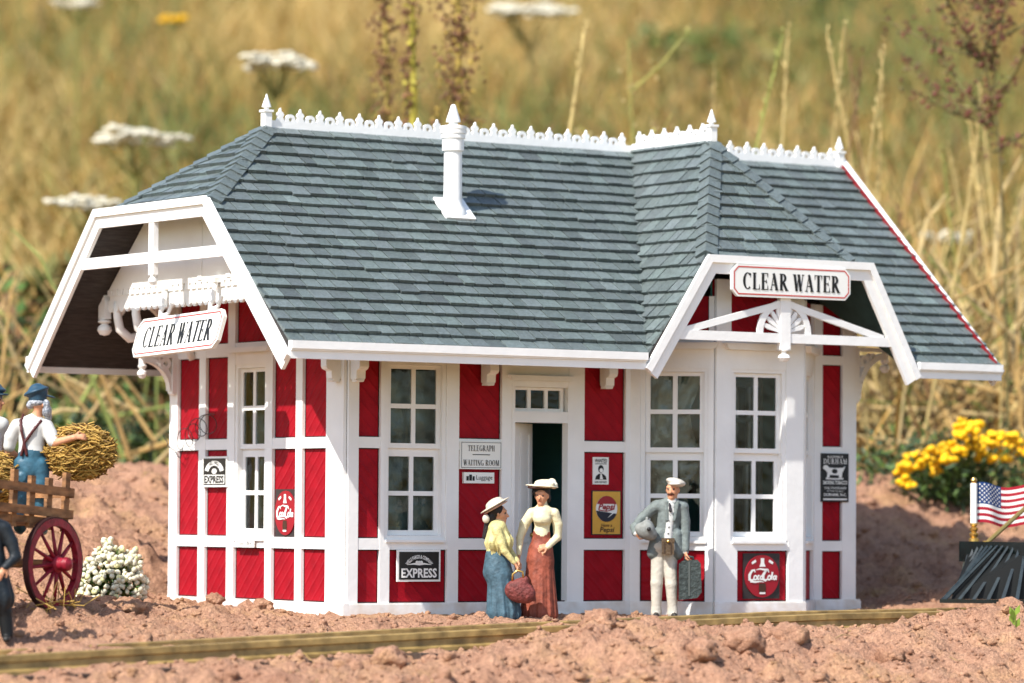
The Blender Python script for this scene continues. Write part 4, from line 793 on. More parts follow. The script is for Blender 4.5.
m = MB(); m.fbox(Fs, -0.055, -0.04, -0.10, 0.04, 0.0505, 0.06); m.fbox(Fs, 0.03, 0.045, -0.10, 0.04, 0.0505, 0.06); m.build('strap', [mat('strap_brown', (0.05, 0.03, 0.018), 0.5)], cc); m = MB(); m.blob(Fs.p(0.0, 0.06, 0.06), 0.022, 2, 0); m.build('clasp', [BRASS], cc)
# woman in the rust skirt
D = 48.4; w2 = figure(539, 617.5, D, 'woman in cream blouse and rust red skirt with a flowered hat by the door'); L = frame(539, 617.5, D)
BL = mat('blouse_cream', (0.62, 0.56, 0.36), 0.6, var=0.12, vscale=14, bump=0.012, bscale=26); SK = mat('skirt_rust', (0.23, 0.058, 0.033), 0.6, var=0.3, vscale=12, bump=0.015, bscale=18)
hp, HL = head(L(541, 496.5, -0.02), -0.30, -0.05, 1.0, neck=L(541.5, 508, 0))
P = hp+[cone(L(532, 513), L(553, 513), 0.06, 0.06, 3, 0.03), cone(L(542, 514, -0.01), L(541.5, 530, -0.01), 0.125, 0.085, 3, 0.03, flat=((0, 1, 0), 0.8)), cone(L(541.5, 508), L(541.7, 503), 0.062, 0.055, 3, 0.01), ell(L(541, 519, -0.085), (0.11, 0.06, 0.075), 3, 0.03),
        cone(L(541.3, 529), L(541, 533), 0.088, 0.095, 3, 0.008), cone(L(541, 535), L(540, 560), 0.105, 0.165, 4, 0.03, flat=((0, 1, 0), 0.85)), cone(L(540, 552), L(538.8, 612), 0.15, 0.225, 4, 0.03, flat=((0, 1, 0), 0.9), pleat=(13, 0.05))]
P += limb([L(531, 513.5), L(524, 524, 0.0), L(519.5, 538, -0.02)], [0.066, 0.062, 0.046], 3)+limb([L(519.5, 538, -0.02), L(518.5, 554, -0.07)], [0.046, 0.032], 3)+hand(L(518.5, 555, -0.07), (-0.05, -0.1, -1), (1, 0.2, 0), 0.4, 0, 0.95, -1)
P += limb([L(553.5, 513.5), L(557, 524, 0.02), L(557, 537, 0.02)], [0.066, 0.062, 0.05], 3)+limb([L(557, 537, 0.02), L(547.5, 546.5, -0.12)], [0.05, 0.034], 3)+hand(L(547, 547, -0.125), (-0.95, -0.1, -0.15), (0, 0.9, -0.5), 0.5, 0, 0.95, 1)
sculpt('body', P, [SKIN, EYE, LIP, BL, SK], w2)
sculpt('hair', [ell(L(541.5, 491.5, 0.02), (0.098, 0.105, 0.085), 0, 0.02), ell(L(546, 498, 0.06), (0.055, 0.05, 0.07), 0, 0.02), ell(L(534.5, 492, 0.0), (0.045, 0.055, 0.05), 0, 0.02)], [HAIRK], w2)
HT = mat('hat_cream', (0.66, 0.60, 0.46), 0.65, var=0.15, vscale=16); HTB = mat('hat_brown', (0.07, 0.03, 0.025), 0.6)
sculpt('hat', [ell(L(541, 486.2, -0.02), (0.205, 0.19, 0.02), 0, 0.012, rot=('Y', 0.06)), ell(L(536, 487.5, -0.05), (0.12, 0.13, 0.022), 1, 0.006), ell(L(543, 483, 0.0), (0.115, 0.115, 0.045), 0, 0.02)], [HT, HTB], w2, 0.008)
sculpt('hat_flowers', [ell(L(549.5+a, 484+b, -0.06+c), (0.052, 0.05, 0.045), 0, 0.008) for a, b, c in ((0, 0, -0.05), (3.2, 1.2, 0.02), (-2.8, -1.0, 0.0), (1.5, -2.0, 0.05))], [mat('flower_cream', (0.72, 0.66, 0.5), 0.6, var=0.3, vscale=30)], w2, 0.008)
# woman in the blue skirt, facing right
D = 48.15; w1 = figure(501, 617.0, D, 'woman in frilled yellow blouse and blue skirt with a straw boater'); L = frame(501, 617.0, D)
BY = mat('blouse_yellow', (0.52, 0.46, 0.20), 0.6, var=0.22, vscale=16, bump=0.015, bscale=26); SB = mat('skirt_blue', (0.05, 0.095, 0.125), 0.6, var=0.3, vscale=12, bump=0.015, bscale=18)
hp, HL = head(L(499, 514, 0.0), 1.35, -0.06, 0.95, neck=L(496.5, 524.5, 0))
P = hp+[cone(L(495.5, 529, -0.08), L(495.5, 529, 0.12), 0.062, 0.062, 3, 0.03), cone(L(497, 529), L(496.5, 549), 0.115, 0.082, 3, 0.03, flat=((0, 1, 0), 1.15)), ell(L(502, 534, 0.0), (0.085, 0.11, 0.075), 3, 0.03),
        cone(L(496, 528, 0), L(498, 541, -0.01), 0.11, 0.165, 3, 0.012, flat=((0, 1, 0), 1.1), pleat=(9, 0.10)), cone(L(496.2, 549), L(496.2, 553), 0.088, 0.092, 3, 0.008), cone(L(496, 554), L(500, 575), 0.10, 0.155, 4, 0.03), cone(L(499, 566), L(503.5, 612), 0.14, 0.205, 4, 0.03, pleat=(12, 0.055)), cone(L(493, 557, 0.0), L(493, 572, 0.0), 0.10, 0.13, 4, 0.06)]
P += limb([L(496.5, 531, -0.14), L(501, 543, -0.17), L(504, 551, -0.17)], [0.06, 0.052, 0.044], 3)+limb([L(504, 551, -0.17), L(513.5, 562, -0.16)], [0.044, 0.032], 3)+hand(L(514, 562.6, -0.16), (0.55, 0.0, -0.85), (-0.8, 0.0, -0.5), 0.75, 0, 0.95, 1)
P += limb([L(497.5, 531, 0.14), L(504, 544, 0.14), L(509, 551, 0.10)], [0.06, 0.052, 0.044], 3)+limb([L(509, 551, 0.10), L(517, 561, -0.04)], [0.044, 0.032], 3)+hand(L(517, 561.5, -0.045), (0.45, -0.2, -0.9), (-0.7, -0.3, -0.5), 0.75, 0, 0.95, -1)
sculpt('body', P, [SKIN, EYE, LIP, BY, SB], w1)
sculpt('hair', [ell(L(495.5, 510.5, 0), (0.10, 0.095, 0.085), 0, 0.02), ell(L(491.5, 517, 0), (0.065, 0.08, 0.075), 0, 0.02), cone(L(488, 521, 0), L(484, 537, 0), 0.05, 0.03, 0, 0.02)], [HAIRK], w1)
HS = mat('straw_white', (0.52, 0.47, 0.38), 0.6, var=0.06, vscale=16); HP_ = mat('hat_band_pink', (0.55, 0.36, 0.28), 0.6)
sculpt('hat', [ell(L(494, 505.5, 0), (0.20, 0.19, 0.018), 0, 0.01, rot=('Y', -0.52)), ell(L(495, 507.5, 0), (0.17, 0.16, 0.014), 1, 0.004, rot=('Y', -0.52)), ell(L(493.3, 503.2, 0), (0.115, 0.115, 0.055), 0, 0.02, rot=('Y', -0.52))], [HS, HP_], w1, 0.008)
sculpt('hair_ribbon', [ell(L(485.3, 519, -0.06), (0.045, 0.03, 0.055), 0, 0.01)], [HS], w1, 0.008)
bgk = thing_at('handbag', 519.5, 603.5, 48.15, -0.19, 'dark red carpet bag held by the woman in the blue skirt', 'bag'); BG = mat('bag_maroon', (0.15, 0.035, 0.03), 0.6, var=0.4, vscale=20, bump=0.02, bscale=34)
sculpt('bag_body', [ell((0.0, 0, 0.145), (0.185, 0.09, 0.135), 0, 0.03, rot=('Y', 0.25)), cone((-0.07, 0, 0.20), (0.06, 0, 0.29), 0.07, 0.05, 0, 0.05), ell((0.10, 0, 0.12), (0.09, 0.075, 0.11), 0, 0.03)], [BG], bgk, 0.009)
m = MB(); m.tube([(-0.09, -0.03, 0.28), (-0.085, -0.035, 0.36), (-0.03, -0.035, 0.405), (0.035, -0.035, 0.39), (0.045, -0.03, 0.31)], 0.013, 8); m.build('handle', [BRASS], bgk, smooth=True)
# ================================================================== CART
DW = 46.0; wc = at(53, 564, DW)
ax_r, ax_f = 0.87, -0.49; AX = rh*ax_r+fh*ax_f; SD = rh*0.49+fh*0.87; tl = math.radians(-3.6); SDt = SD*math.cos(tl)+zh*math.sin(tl); UPt = zh*math.cos(tl)-SD*math.sin(tl)
cart = empty('hay_cart', tuple(wc-zh*0.55)); tag(cart, 'rustic brown wooden hay cart with red spoked wheels and slatted sides', 'cart')
inv_ = Vector(wc-zh*0.55)
class LF(Fr):                                   # cart frame: u along the cart, z up, n outwards; local to the cart's Empty
    def __init__(s, O): s.O = np.array(O, float)-np.array(inv_); s.U = SDt; s.Z = UPt; s.N = AX
def wheel(c, R):
    F = LF(c); rim = MB(); rim.ring(F, (0, 0), R-0.085, R, -0.04, 0.04, 0, 360, 40)
    w = rim.build('wheel', [WHEEL], cart); ty = MB(); ty.ring(F, (0, 0), R+0.0005, R+0.02, -0.035, 0.035, 0, 360, 40); ty.build('tyre', [mat('iron_dark', (0.05, 0.02, 0.02), 0.5, metal=0.6)], w)
    for k in range(12):
        a = math.radians(30*k+8); s = MB(); p0 = F.p(0.07*math.cos(a), 0.07*math.sin(a), 0.05); p1 = F.p((R-0.07)*math.cos(a), (R-0.07)*math.sin(a), 0.0)
        s.tube([p0, tuple((np.array(p0)*0.6+np.array(p1)*0.4)), p1], [0.028, 0.025, 0.018], 6); s.build('spoke', [WHEEL], w, smooth=True)
    h = MB(); h.lathe(F.p(0, 0, -0.10), [(0.06, 0), (0.105, 0.02), (0.115, 0.10), (0.10, 0.18), (0.075, 0.20), (0.07, 0.27), (0.085, 0.28), (0.075, 0.33), (0.03, 0.36), (0, 0.365)], 14, axis=Vector(AX)); h.build('hub', [WHEEL], w, smooth=True, angle=40)
    return w
RW = 0.53
for du, dn in ((0, 0), (-2.1, 0), (0, -1.5), (-2.1, -1.5)):
    c = wc+SD*du+AX*dn+zh*(0.06 if du else 0); wheel(c, RW if du == 0 else RW*0.9)
FC0 = wc-AX*0.16
Fc_ = LF(FC0)
m = MB(); m.fbox(Fc_, -2.75, 0.40, 0.46, 0.54, -1.32, 0.02); bed = m.build('cart_bed', [WOOD], cart)
for dn in (0.05, -1.36):
    for z in (0.60, 0.85):
        m = MB(); jj = random.uniform(-0.01, 0.01); m.fbox(Fc_, -2.85, 0.47, z-0.045+jj, z+0.055+jj, dn-0.02, dn+0.03); m.build('side_rail', [WOOD], cart)
    for u in (-2.5, -1.9, -1.42, -1.0, -0.62, -0.28, 0.06, 0.40):
        m = MB(); m.fbox(Fc_, u-0.045, u+0.045, 0.40, 1.05+random.uniform(-0.05, 0.05), dn-0.075, dn-0.0205); m.build('stake', [WOOD], cart)
for z in (0.60, 0.85):
    m = MB(); m.fbox(Fc_, 0.45, 0.49, z-0.05, z+0.05, -1.37, 0.06); m.build('end_rail', [WOOD], cart)
for u in (0.0, -2.1): m = MB(); m.tube([LF(wc).p(u, 0.03 if u else 0, -0.03), LF(wc).p(u, 0.03 if u else 0, -1.5)], 0.05, 8); m.build('axle', [WOOD], cart)
# ---- hay
STRAW = mat('straw', (1, 1, 1), 0.5, attr='Col', var=0.15, vscale=8)
def hay(name, c, R, n, label, cat='hay bundle', ax=(1, 0, 0)):
    e = MB(); ax = np.array(ax, float); R = np.array(R)
    for i in range(n):
        v = RNG.normal(size=3); v /= np.linalg.norm(v); rr = RNG.uniform(0.72, 1.10); p = v*R*rr; t = np.cross(v, RNG.normal(size=3)); t = t/np.linalg.norm(t)*0.45+ax*random.choice((-1, 1))*0.9+np.array([0, 0, 0.25]); t /= np.linalg.norm(t); l = RNG.uniform(0.06, 0.20)
        q = RNG.normal(size=3)*0.03; g = RNG.uniform(0.55, 1.25); e.col = (0.44*g, 0.27*g, 0.065*g) if RNG.random() < 0.75 else (0.20*g, 0.10*g, 0.02*g)
        e.tube([p-t*l/2, p+v*0.015+q*0.3, p+t*l/2], 0.0075, 4, caps=False)
    e.col = (0.16, 0.085, 0.02); e.blob((0, 0, 0), 1.0, 3, 0.05, tuple(R*0.8))
    o = e.build(name, [STRAW]); o.location = Vector(c); o.rotation_euler = (0, 0, -TH); return tag(o, label, cat)
hay('hay_bundle', at(79, 452, 47.0), (0.37, 0.24, 0.30), 3200, 'thick golden hay bundle in the arms of the farmer on the cart')
hay('hay_heap', at(-3, 480, 47.0)-fh*0.1, (0.22, 0.35, 0.30), 1300, 'loose yellow hay heaped in the cart behind the farmer', 'hay')
m = MB()
for i in range(40):
    a = RNG.uniform(-3, -0.1); p = wc+np.array(LF(wc).U)*0.5*math.cos(a)*RNG.uniform(0.3, 1)+AX*RNG.uniform(-0.15, 0.15)-zh*RNG.uniform(0.40, 0.54); t = RNG.normal(size=3)*0.11; m.col = (0.5, 0.32, 0.08); m.tube([p-t, p, p+t], 0.006, 4)
tag(m.build('loose_straw', [STRAW]), kind='stuff')
# ---- farmer standing in the cart
D = 46.9; fm = figure(31, 533, D, 'farmer in white shirt, blue trousers and blue cap lifting hay on the cart'); L = frame(31, 533, D)
PB = mat('trousers_blue', (0.03, 0.095, 0.14), 0.45, var=0.35, vscale=9, bump=0.012, bscale=14); CB = mat('cap_blue', (0.02, 0.055, 0.09), 0.45, var=0.25, vscale=12); SUS = mat('braces_brown', (0.07, 0.015, 0.015), 0.5)
hp, HL = head(L(38.5, 405, 0.0), 2.2, -0.05, 1.0, neck=L(35, 418, 0.0))
P = hp+[cone(L(19, 426), L(43, 427), 0.082, 0.082, 3, 0.05), cone(L(31, 428), L(30.5, 452), 0.165, 0.15, 3, 0.04, flat=((0, 1, 0), 0.72)), cone(L(30.5, 455), L(30, 468), 0.15, 0.165, 4, 0.03, flat=((0, 1, 0), 0.8)),
        cone(L(19, 420, 0.12), L(22, 447, 0.12), 0.01, 0.01, 3, 0.01)]
P += limb([L(45, 426), L(50, 435, -0.05), L(53, 441, -0.10)], [0.085, 0.082, 0.075], 3)+limb([L(52, 440, -0.10), L(55, 443, -0.12), L(75, 437.5, -0.22)], [0.056, 0.052, 0.036], 0)+hand(L(76, 437.3, -0.23), (1, 0.2, 0.1), (0.1, 1, -0.5), 0.4, 0, 1.05, 1)
P += limb([L(16, 426), L(10, 437, 0.02), L(8, 446, 0.03)], [0.085, 0.082, 0.072], 3)+limb([L(8, 445, 0.03), L(8, 452, 0.08), L(18, 460, 0.26)], [0.056, 0.052, 0.036], 0)+hand(L(18.5, 460.3, 0.27), (0.7, 0.7, 0.1), (0.5, -0.8, 0.5), 0.5, 0, 1.05, -1)
P += limb([L(22, 465), L(20.5, 498, -0.02), L(20, 527, 0)], [0.115, 0.092, 0.078], 4)+limb([L(39, 465), L(41, 498, -0.02), L(42, 527, 0)], [0.115, 0.092, 0.078], 4)
P += [cone(L(20, 530, 0.0), L(19, 531.5, 0.13), 0.045, 0.04, 6, 0.01), cone(L(42, 530, 0.0), L(43, 531.5, 0.13), 0.045, 0.04, 6, 0.01)]
for a, b in ((L(20, 420, -0.075), L(21.5, 431, -0.128)), (L(21.5, 431, -0.128), L(24.5, 443, -0.130)), (L(40, 421, -0.075), L(33, 431, -0.132)), (L(33, 431, -0.132), L(24.5, 443, -0.130)), (L(24.5, 443, -0.130), L(21.5, 455.5, -0.122)), (L(24.5, 443, -0.130), L(27, 455, -0.124))): P.append(cone(a, b, 0.017, 0.017, 5, 0.003))
P += [cone(L(21, 419, -0.06), L(22, 414.5, 0.0), 0.012, 0.012, 5, 0.003), ell(L(22, 478, -0.115), (0.06, 0.02, 0.06), 4, 0.02)]
sculpt('body', P, [SKIN, EYE, LIP, SHT, PB, SUS, SHOE], fm)
sculpt('hair', [ell(L(35.5, 402.5, -0.03), (0.098, 0.085, 0.05), 0, 0.02), ell(L(29, 405, -0.01), (0.05, 0.07, 0.05), 0, 0.02)], [HAIRG], fm)
sculpt('beard', [ell(L(45.5, 411, -0.01), (0.058, 0.085, 0.085), 0, 0.02), ell(L(45, 404, -0.05), (0.045, 0.045, 0.055), 0, 0.02), ell(L(47, 417, 0.02), (0.04, 0.05, 0.05), 0, 0.02)], [HAIRG], fm)
sculpt('cap', [ell(L(34.5, 391.5, 0), (0.155, 0.145, 0.042), 0, 0.02, rot=('Y', -0.32)), cone(L(36, 398, 0), L(36, 393, 0), 0.108, 0.118, 0, 0.02), ell(L(47.5, 396, 0.03), (0.075, 0.09, 0.014), 0, 0.008, rot=('Y', 0.25))], [CB], fm, 0.008)
# ---- second farm hand, mostly beyond the frame
D = 47.3; f2 = figure(-12, 532, D, 'farm hand with a blue cap and tanned face standing behind the farmer'); L = frame(-9, 532, D)
hp, HL = head(L(-4, 401, 0.0), 1.4, -0.05, 1.0, neck=L(-7, 414, 0))
P = hp+[cone(L(-22, 424), L(4, 424), 0.08, 0.08, 3, 0.05), cone(L(-9, 426), L(-9, 452), 0.165, 0.15, 3, 0.04, flat=((0, 1, 0), 0.72)), cone(L(-9, 455), L(-9, 468), 0.15, 0.16, 4, 0.03, flat=((0, 1, 0), 0.8))]
P += limb([L(3, 426), L(4, 440, 0.1), L(2, 448, 0.2)], [0.08, 0.07, 0.055], 3)+hand(L(2, 449, 0.22), (0.1, 0.6, -0.8), (-1, 0, 0), 0.5, 0, 1.0, -1)+limb([L(-21, 426), L(-26, 440, 0.05), L(-24, 455, 0.1)], [0.08, 0.07, 0.055], 3)+hand(L(-24, 456, 0.11), (0.1, 0.4, -0.9), (1, 0, 0), 0.5, 0, 1.0, 1)
P += limb([L(-17, 465), L(-18, 498), L(-18, 527)], [0.11, 0.09, 0.075], 4)+limb([L(-1, 465), L(0, 498), L(0, 527)], [0.11, 0.09, 0.075], 4)+[cone(L(-18, 530, 0), L(-18, 531, -0.13), 0.045, 0.04, 6, 0.01), cone(L(0, 530, 0), L(0, 531, -0.13), 0.045, 0.04, 6, 0.01)]
sculpt('body', P, [SKIN, EYE, LIP, SHT, PB, SUS, SHOE], f2)
sculpt('cap', [ell(L(-5, 389.5, 0), (0.15, 0.14, 0.04), 0, 0.02, rot=('Y', 0.05)), cone(L(-5, 396, 0), L(-5, 391, 0), 0.105, 0.115, 0, 0.02), ell(L(4.5, 394.5, -0.02), (0.07, 0.09, 0.014), 0, 0.008)], [CB], f2, 0.008)
# ---- man in the dark coat at the cart's wheel
D = 43.6; f3 = figure(-3, 641, D, 'man in a dark navy coat with one hand on his hip beside the cart wheel'); L = frame(2, 641, D)
NV = mat('coat_navy', (0.010, 0.014, 0.018), 0.5, var=0.3, vscale=10, bump=0.012, bscale=16); TD = mat('trousers_black', (0.006, 0.007, 0.008), 0.5, var=0.2)
hp, HL = head(L(-9, 502, 0.0), -0.5, 0, 1.0, neck=L(-8, 517, 0))
P = hp+[cone(L(-20, 528), L(6, 528), 0.085, 0.085, 3, 0.05), cone(L(-7, 530), L(-5, 565), 0.165, 0.15, 3, 0.04, flat=((0, 1, 0), 0.75)), cone(L(-5, 562), L(-1, 598), 0.16, 0.215, 3, 0.04, flat=((0, 1, 0), 0.8), pleat=(7, 0.04))]
P += limb([L(8, 529), L(15, 542, 0.0), L(20, 557, -0.02)], [0.085, 0.076, 0.062], 3)+limb([L(20, 557, -0.02), L(11, 567, -0.12)], [0.062, 0.044], 3)+hand(L(10.5, 567.5, -0.125), (-0.55, -0.2, -0.8), (0.2, 1, 0), 0.3, 0, 1.0, 1)
P += limb([L(-22, 529), L(-29, 545, 0.0), L(-27, 562, -0.05)], [0.085, 0.076, 0.06], 3)+hand(L(-27, 564, -0.06), (0.1, -0.2, -1), (1, 0, 0), 0.4, 0, 1.0, -1)
P += limb([L(-10, 590), L(-11, 612), L(-11, 634)], [0.10, 0.085, 0.07], 4)+limb([L(5, 590), L(9, 612), L(12, 634)], [0.10, 0.085, 0.07], 4)+[cone(L(-11, 638, 0), L(-13, 639, -0.14), 0.045, 0.04, 6, 0.01), cone(L(12, 638, 0), L(13, 639, -0.14), 0.045, 0.04, 6, 0.01)]
sculpt('body', P, [SKIN, EYE, LIP, NV, TD, SUS, SHOE], f3)
sculpt('hat', [ell(L(-9, 492, 0), (0.17, 0.16, 0.02), 0, 0.01), cone(L(-9, 491, 0), L(-9, 482, 0), 0.10, 0.09, 0, 0.02)], [NV], f3, 0.009)
# ================================================================== TERRAIN
def rail_z(x): return float(np.interp(x, [-14, -6.15, -3.08, 0.42, 5.07, 7.6, 12, 20], [-0.50, -0.225, -0.115, 0.0, 0.125, 0.145, 0.17, 0.2]))
cp_ = []
def ctrl(px, py, D, z=None):
    p = at(px, py, D); cp_.append((p[0], p[1], p[2] if z is None else z))
def cxy(x, y, z): cp_.append((x, y, z))
for x in (-12, -9, -6, -3, 0, 3, 6, 9, 12, 16):
    cxy(x, -3.0, rail_z(x)-0.19); cxy(x, -2.0, rail_z(x)-0.10); cxy(x, -2.5, rail_z(x)-0.12); cxy(x, -3.5, rail_z(x)-(0.23 if x < 3 else 0.13))
for x, z in ((-12, -0.75), (-9, -0.62), (-6, -0.50), (-3, -0.38), (-1, -0.25), (0.2, -0.02), (1.1, 0.12), (1.9, 0.08), (2.6, 0.0), (3.4, 0.02), (4.3, -0.01), (5.2, -0.03), (6.0, 0.02), (6.6, 0.20), (8, 0.25), (12, 0.2)): cxy(x, -4.25, z)
for x, z in ((-12, -0.9), (-7, -0.62), (-4, -0.50), (-1, -0.40), (2, -0.20), (5, -0.22), (8, -0.12), (12, -0.1)): cxy(x, -5.4, z)
for x in (-13, -9, -5, -1, 3, 7, 11): cxy(x, -8, -1.0); cxy(x, -11, -1.5)
for x in (-0.2, 1, 2.5, 4, 5.5, 7, 8.2): cxy(x, -1.1, 0.05 if x < 3.4 else 0.02)
for x in (0, 2, 4, 6, 8): cxy(x, 2.0, 0.02); cxy(x, 4.6, 0.03)
for y in (0, 1.2, 2.4, 3.6, 4.6): cxy(-0.25, y, 0.06+0.035*y)
ctrl(48, 612, 46); ctrl(10, 640, 43.6); ctrl(100, 625, 45.5); ctrl(120, 603, 48.5); ctrl(60, 600, 48); ctrl(90, 595, 49.5); ctrl(0, 610, 47.5); ctrl(150, 600, 50)
ctrl(150, 560, 53); ctrl(110, 540, 52); ctrl(120, 522, 54.5); ctrl(60, 530, 53); ctrl(0, 540, 52); ctrl(-60, 545, 52); ctrl(100, 474, 57.5); ctrl(20, 474, 57.5); ctrl(-80, 474, 57); ctrl(170, 476, 58); ctrl(-180, 480, 57); ctrl(-150, 620, 45)
ctrl(280, 478, 60.5); ctrl(420, 478, 62); ctrl(560, 478, 62.5); ctrl(700, 477, 62.5); ctrl(300, 540, 57.5); ctrl(800, 476, 62)
ctrl(864, 600, 53.5); ctrl(910, 585, 55); ctrl(900, 548, 56.5); ctrl(870, 478, 60); ctrl(910, 500, 59.5); ctrl(955, 528, 59); ctrl(1010, 548, 58.5); ctrl(940, 586, 54.5); ctrl(1020, 575, 56); ctrl(1100, 560, 58); ctrl(1200, 560, 58); ctrl(990, 500, 62); ctrl(1100, 500, 63)
ctrl(850, 608, 52.4); ctrl(900, 604, 52.6); ctrl(940, 601, 52.2); ctrl(1000, 601, 52.4)
for u in (-16, -10, -5, 0, 5, 10, 16): cp_.append((*atg(u, 66)[:2], 1.3)); cp_.append((*atg(u, 71)[:2], 2.0))
Q = np.array(cp_); A_ = Q[:, :2]
def tpsk(d2): return np.where(d2 > 0, 0.5*d2*np.log(d2+1e-12), 0)
K = tpsk(((A_[:, None]-A_[None])**2).sum(-1))+np.eye(len(Q))*0.35; Pm = np.hstack([np.ones((len(Q), 1)), A_]); Mx = np.block([[K, Pm], [Pm.T, np.zeros((3, 3))]])
WT = np.linalg.solve(Mx, np.concatenate([Q[:, 2], np.zeros(3)]))
def tps(XY): return tpsk(((XY[:, None]-A_[None])**2).sum(-1)) @ WT[:-3]+WT[-3]+XY @ WT[-2:]
def sstep(a, b, x): t = np.clip((x-a)/(b-a), 0, 1); return t*t*(3-2*t)
def hgt(XY):
    XY = np.asarray(XY, float); d = (XY-CAM[:2]) @ fh[:2]; u = (XY-CAM[:2]) @ rh[:2]
    z = np.empty(len(XY))
    for i in range(0, len(XY), 20000): z[i:i+20000] = tps(XY[i:i+20000])
    out = np.where(d < 38, -1.5, 0.0); k = sstep(34, 38.5, d)*(1-sstep(13, 17, np.abs(u))); side = np.where(d < 50, -0.4, 1.2)
    z = np.where(np.abs(u) > 17, side, z); z = z*k+np.where(d < 36, -1.5, side*sstep(34, 38.5, d)-1.5*(1-sstep(34, 38.5, d)))*(1-k)
    hill = 1.3+np.maximum(d-66, 0)*0.235; w = sstep(63.5, 69, d); return z*(1-w)+hill*w
def lines(dense0, dense1, step, far):
    a = list(np.arange(dense0, dense1, step)); lo, hi = dense0, dense1; s = step; L0 = []; L1 = []
    while lo > far[0]: s *= 1.35; lo -= s; L0.append(lo)
    s = step
    while hi < far[1]: s *= 1.25; hi += s; L1.append(hi)
    return np.array(L0[::-1]+a+L1)
us = lines(-8.4, 8.4, 0.062, (-500, 500)); ds = lines(40.0, 63.5, 0.066, (-60, 420))
UU, DD = np.meshgrid(us, ds); XY = np.stack([CAM[0]+rh[0]*UU+fh[0]*DD, CAM[1]+rh[1]*UU+fh[1]*DD], -1).reshape(-1, 2); ZZ = hgt(XY); dd = DD.ravel(); uu = UU.ravel()
soil = (dd > 37) & (dd < 66) & (np.abs(uu) < 14); base_z = ZZ.copy()
def in_station(x, y): return (-0.12 < x < 8.05 and -0.1 < y < 4.5) or (4.0 < x < 7.4 and -0.9 < y < 0.2)
for i in np.nonzero(soil)[0]:
    x, y = XY[i]; near_track = -3.25 < y < -1.75; amp = 0.35 if near_track else 1.0
    if -1.7 < y < 0 and -0.5 < x < 9: amp = 0.45
    if in_station(x, y): amp = 0.1
    p = Vector((x, y, 0)); n1 = noise.noise(p*0.9); n2 = noise.noise(p*2.3+Vector((7, 3, 0))); c = noise.voronoi(p*2.6+Vector((noise.noise(p*3), noise.noise(p*3+Vector((9, 0, 0))), 0))*0.25)[0][0]; c2 = noise.voronoi(p*6.5)[0][0]; n3 = noise.noise(p*11)
    big = 0.6 if dd[i] < 47 else 1.0
    ZZ[i] += amp*(0.08*n1*big+0.07*n2+(0.26 if dd[i] < 47.5 or dd[i] > 52 else 0.17)*(0.42-c)*(0.4+1.1*max(0, n1+0.35))+0.13*(0.4-c2)+0.05*n3+0.03*noise.noise(p*22))
nu, nd = len(us), len(ds); me = bpy.data.meshes.new('ground')
idx = np.arange(nu*nd).reshape(nd, nu); FQ = np.stack([idx[:-1, :-1], idx[:-1, 1:], idx[1:, 1:], idx[1:, :-1]], -1).reshape(-1, 4)
me.from_pydata(np.column_stack([XY, ZZ]).tolist(), [], FQ.tolist())
def soil_mat():
    m = bpy.data.materials.new('soil'); m.use_nodes = True; N = m.node_tree.nodes; L = m.node_tree.links; b = N['Principled BSDF']; b.inputs['Roughness'].default_value = 0.95; b.inputs['Specular IOR Level'].default_value = 0.1
    tc = N.new('ShaderNodeTexCoord')
    def nz(sc, dt=6): n = N.new('ShaderNodeTexNoise'); n.inputs['Scale'].default_value = sc; n.inputs['Detail'].default_value = dt; n.inputs['Roughness'].default_value = 0.65; L.new(tc.outputs['Object'], n.inputs['Vector']); return n.outputs['Fac']
    def ramp(f, *el):
        r = N.new('ShaderNodeValToRGB'); r.color_ramp.elements[0].position = el[0][0]; r.color_ramp.elements[0].color = (*el[0][1], 1); r.color_ramp.elements[1].position = el[-1][0]; r.color_ramp.elements[1].color = (*el[-1][1], 1)
        for p, c in el[1:-1]: e = r.color_ramp.elements.new(p); e.color = (*c, 1)
        L.new(f, r.inputs[0]); return r.outputs[0]
    def mix(a, c, f, mode='MIX'):
        x = N.new('ShaderNodeMix'); x.data_type = 'RGBA'; x.blend_type = mode
        if isinstance(f, float): x.inputs['Factor'].default_value = f
        else: L.new(f, x.inputs['Factor'])
        L.new(a, x.inputs['A']); L.new(c, x.inputs['B']); return x.outputs['Result']
    c1 = ramp(nz(1.1), (0.30, (0.45, 0.25, 0.165)), (0.50, (0.55, 0.325, 0.215)), (0.63, (0.57, 0.345, 0.205)), (0.76, (0.55, 0.37, 0.17)))
    c2 = ramp(nz(16), (0.30, (0.72, 0.66, 0.63)), (0.60, (1.10, 1.07, 1.05)))
    c3 = ramp(nz(60, 2), (0.38, (0.78, 0.76, 0.75)), (0.6, (1.08, 1.07, 1.06)))
    c = mix(mix(c1, c2, 1.0, 'MULTIPLY'), c3, 1.0, 'MULTIPLY'); L.new(c, b.inputs['Base Color'])
    ad = N.new('ShaderNodeMath'); ad.operation = 'ADD'; L.new(nz(22, 8), ad.inputs[0]); L.new(nz(7, 6), ad.inputs[1])
    bn = N.new('ShaderNodeBump'); bn.inputs['Distance'].default_value = 0.085; bn.inputs['Strength'].default_value = 1.0; L.new(ad.outputs[0], bn.inputs['Height']); L.new(bn.outputs[0], b.inputs['Normal']); return m
SOIL = soil_mat()
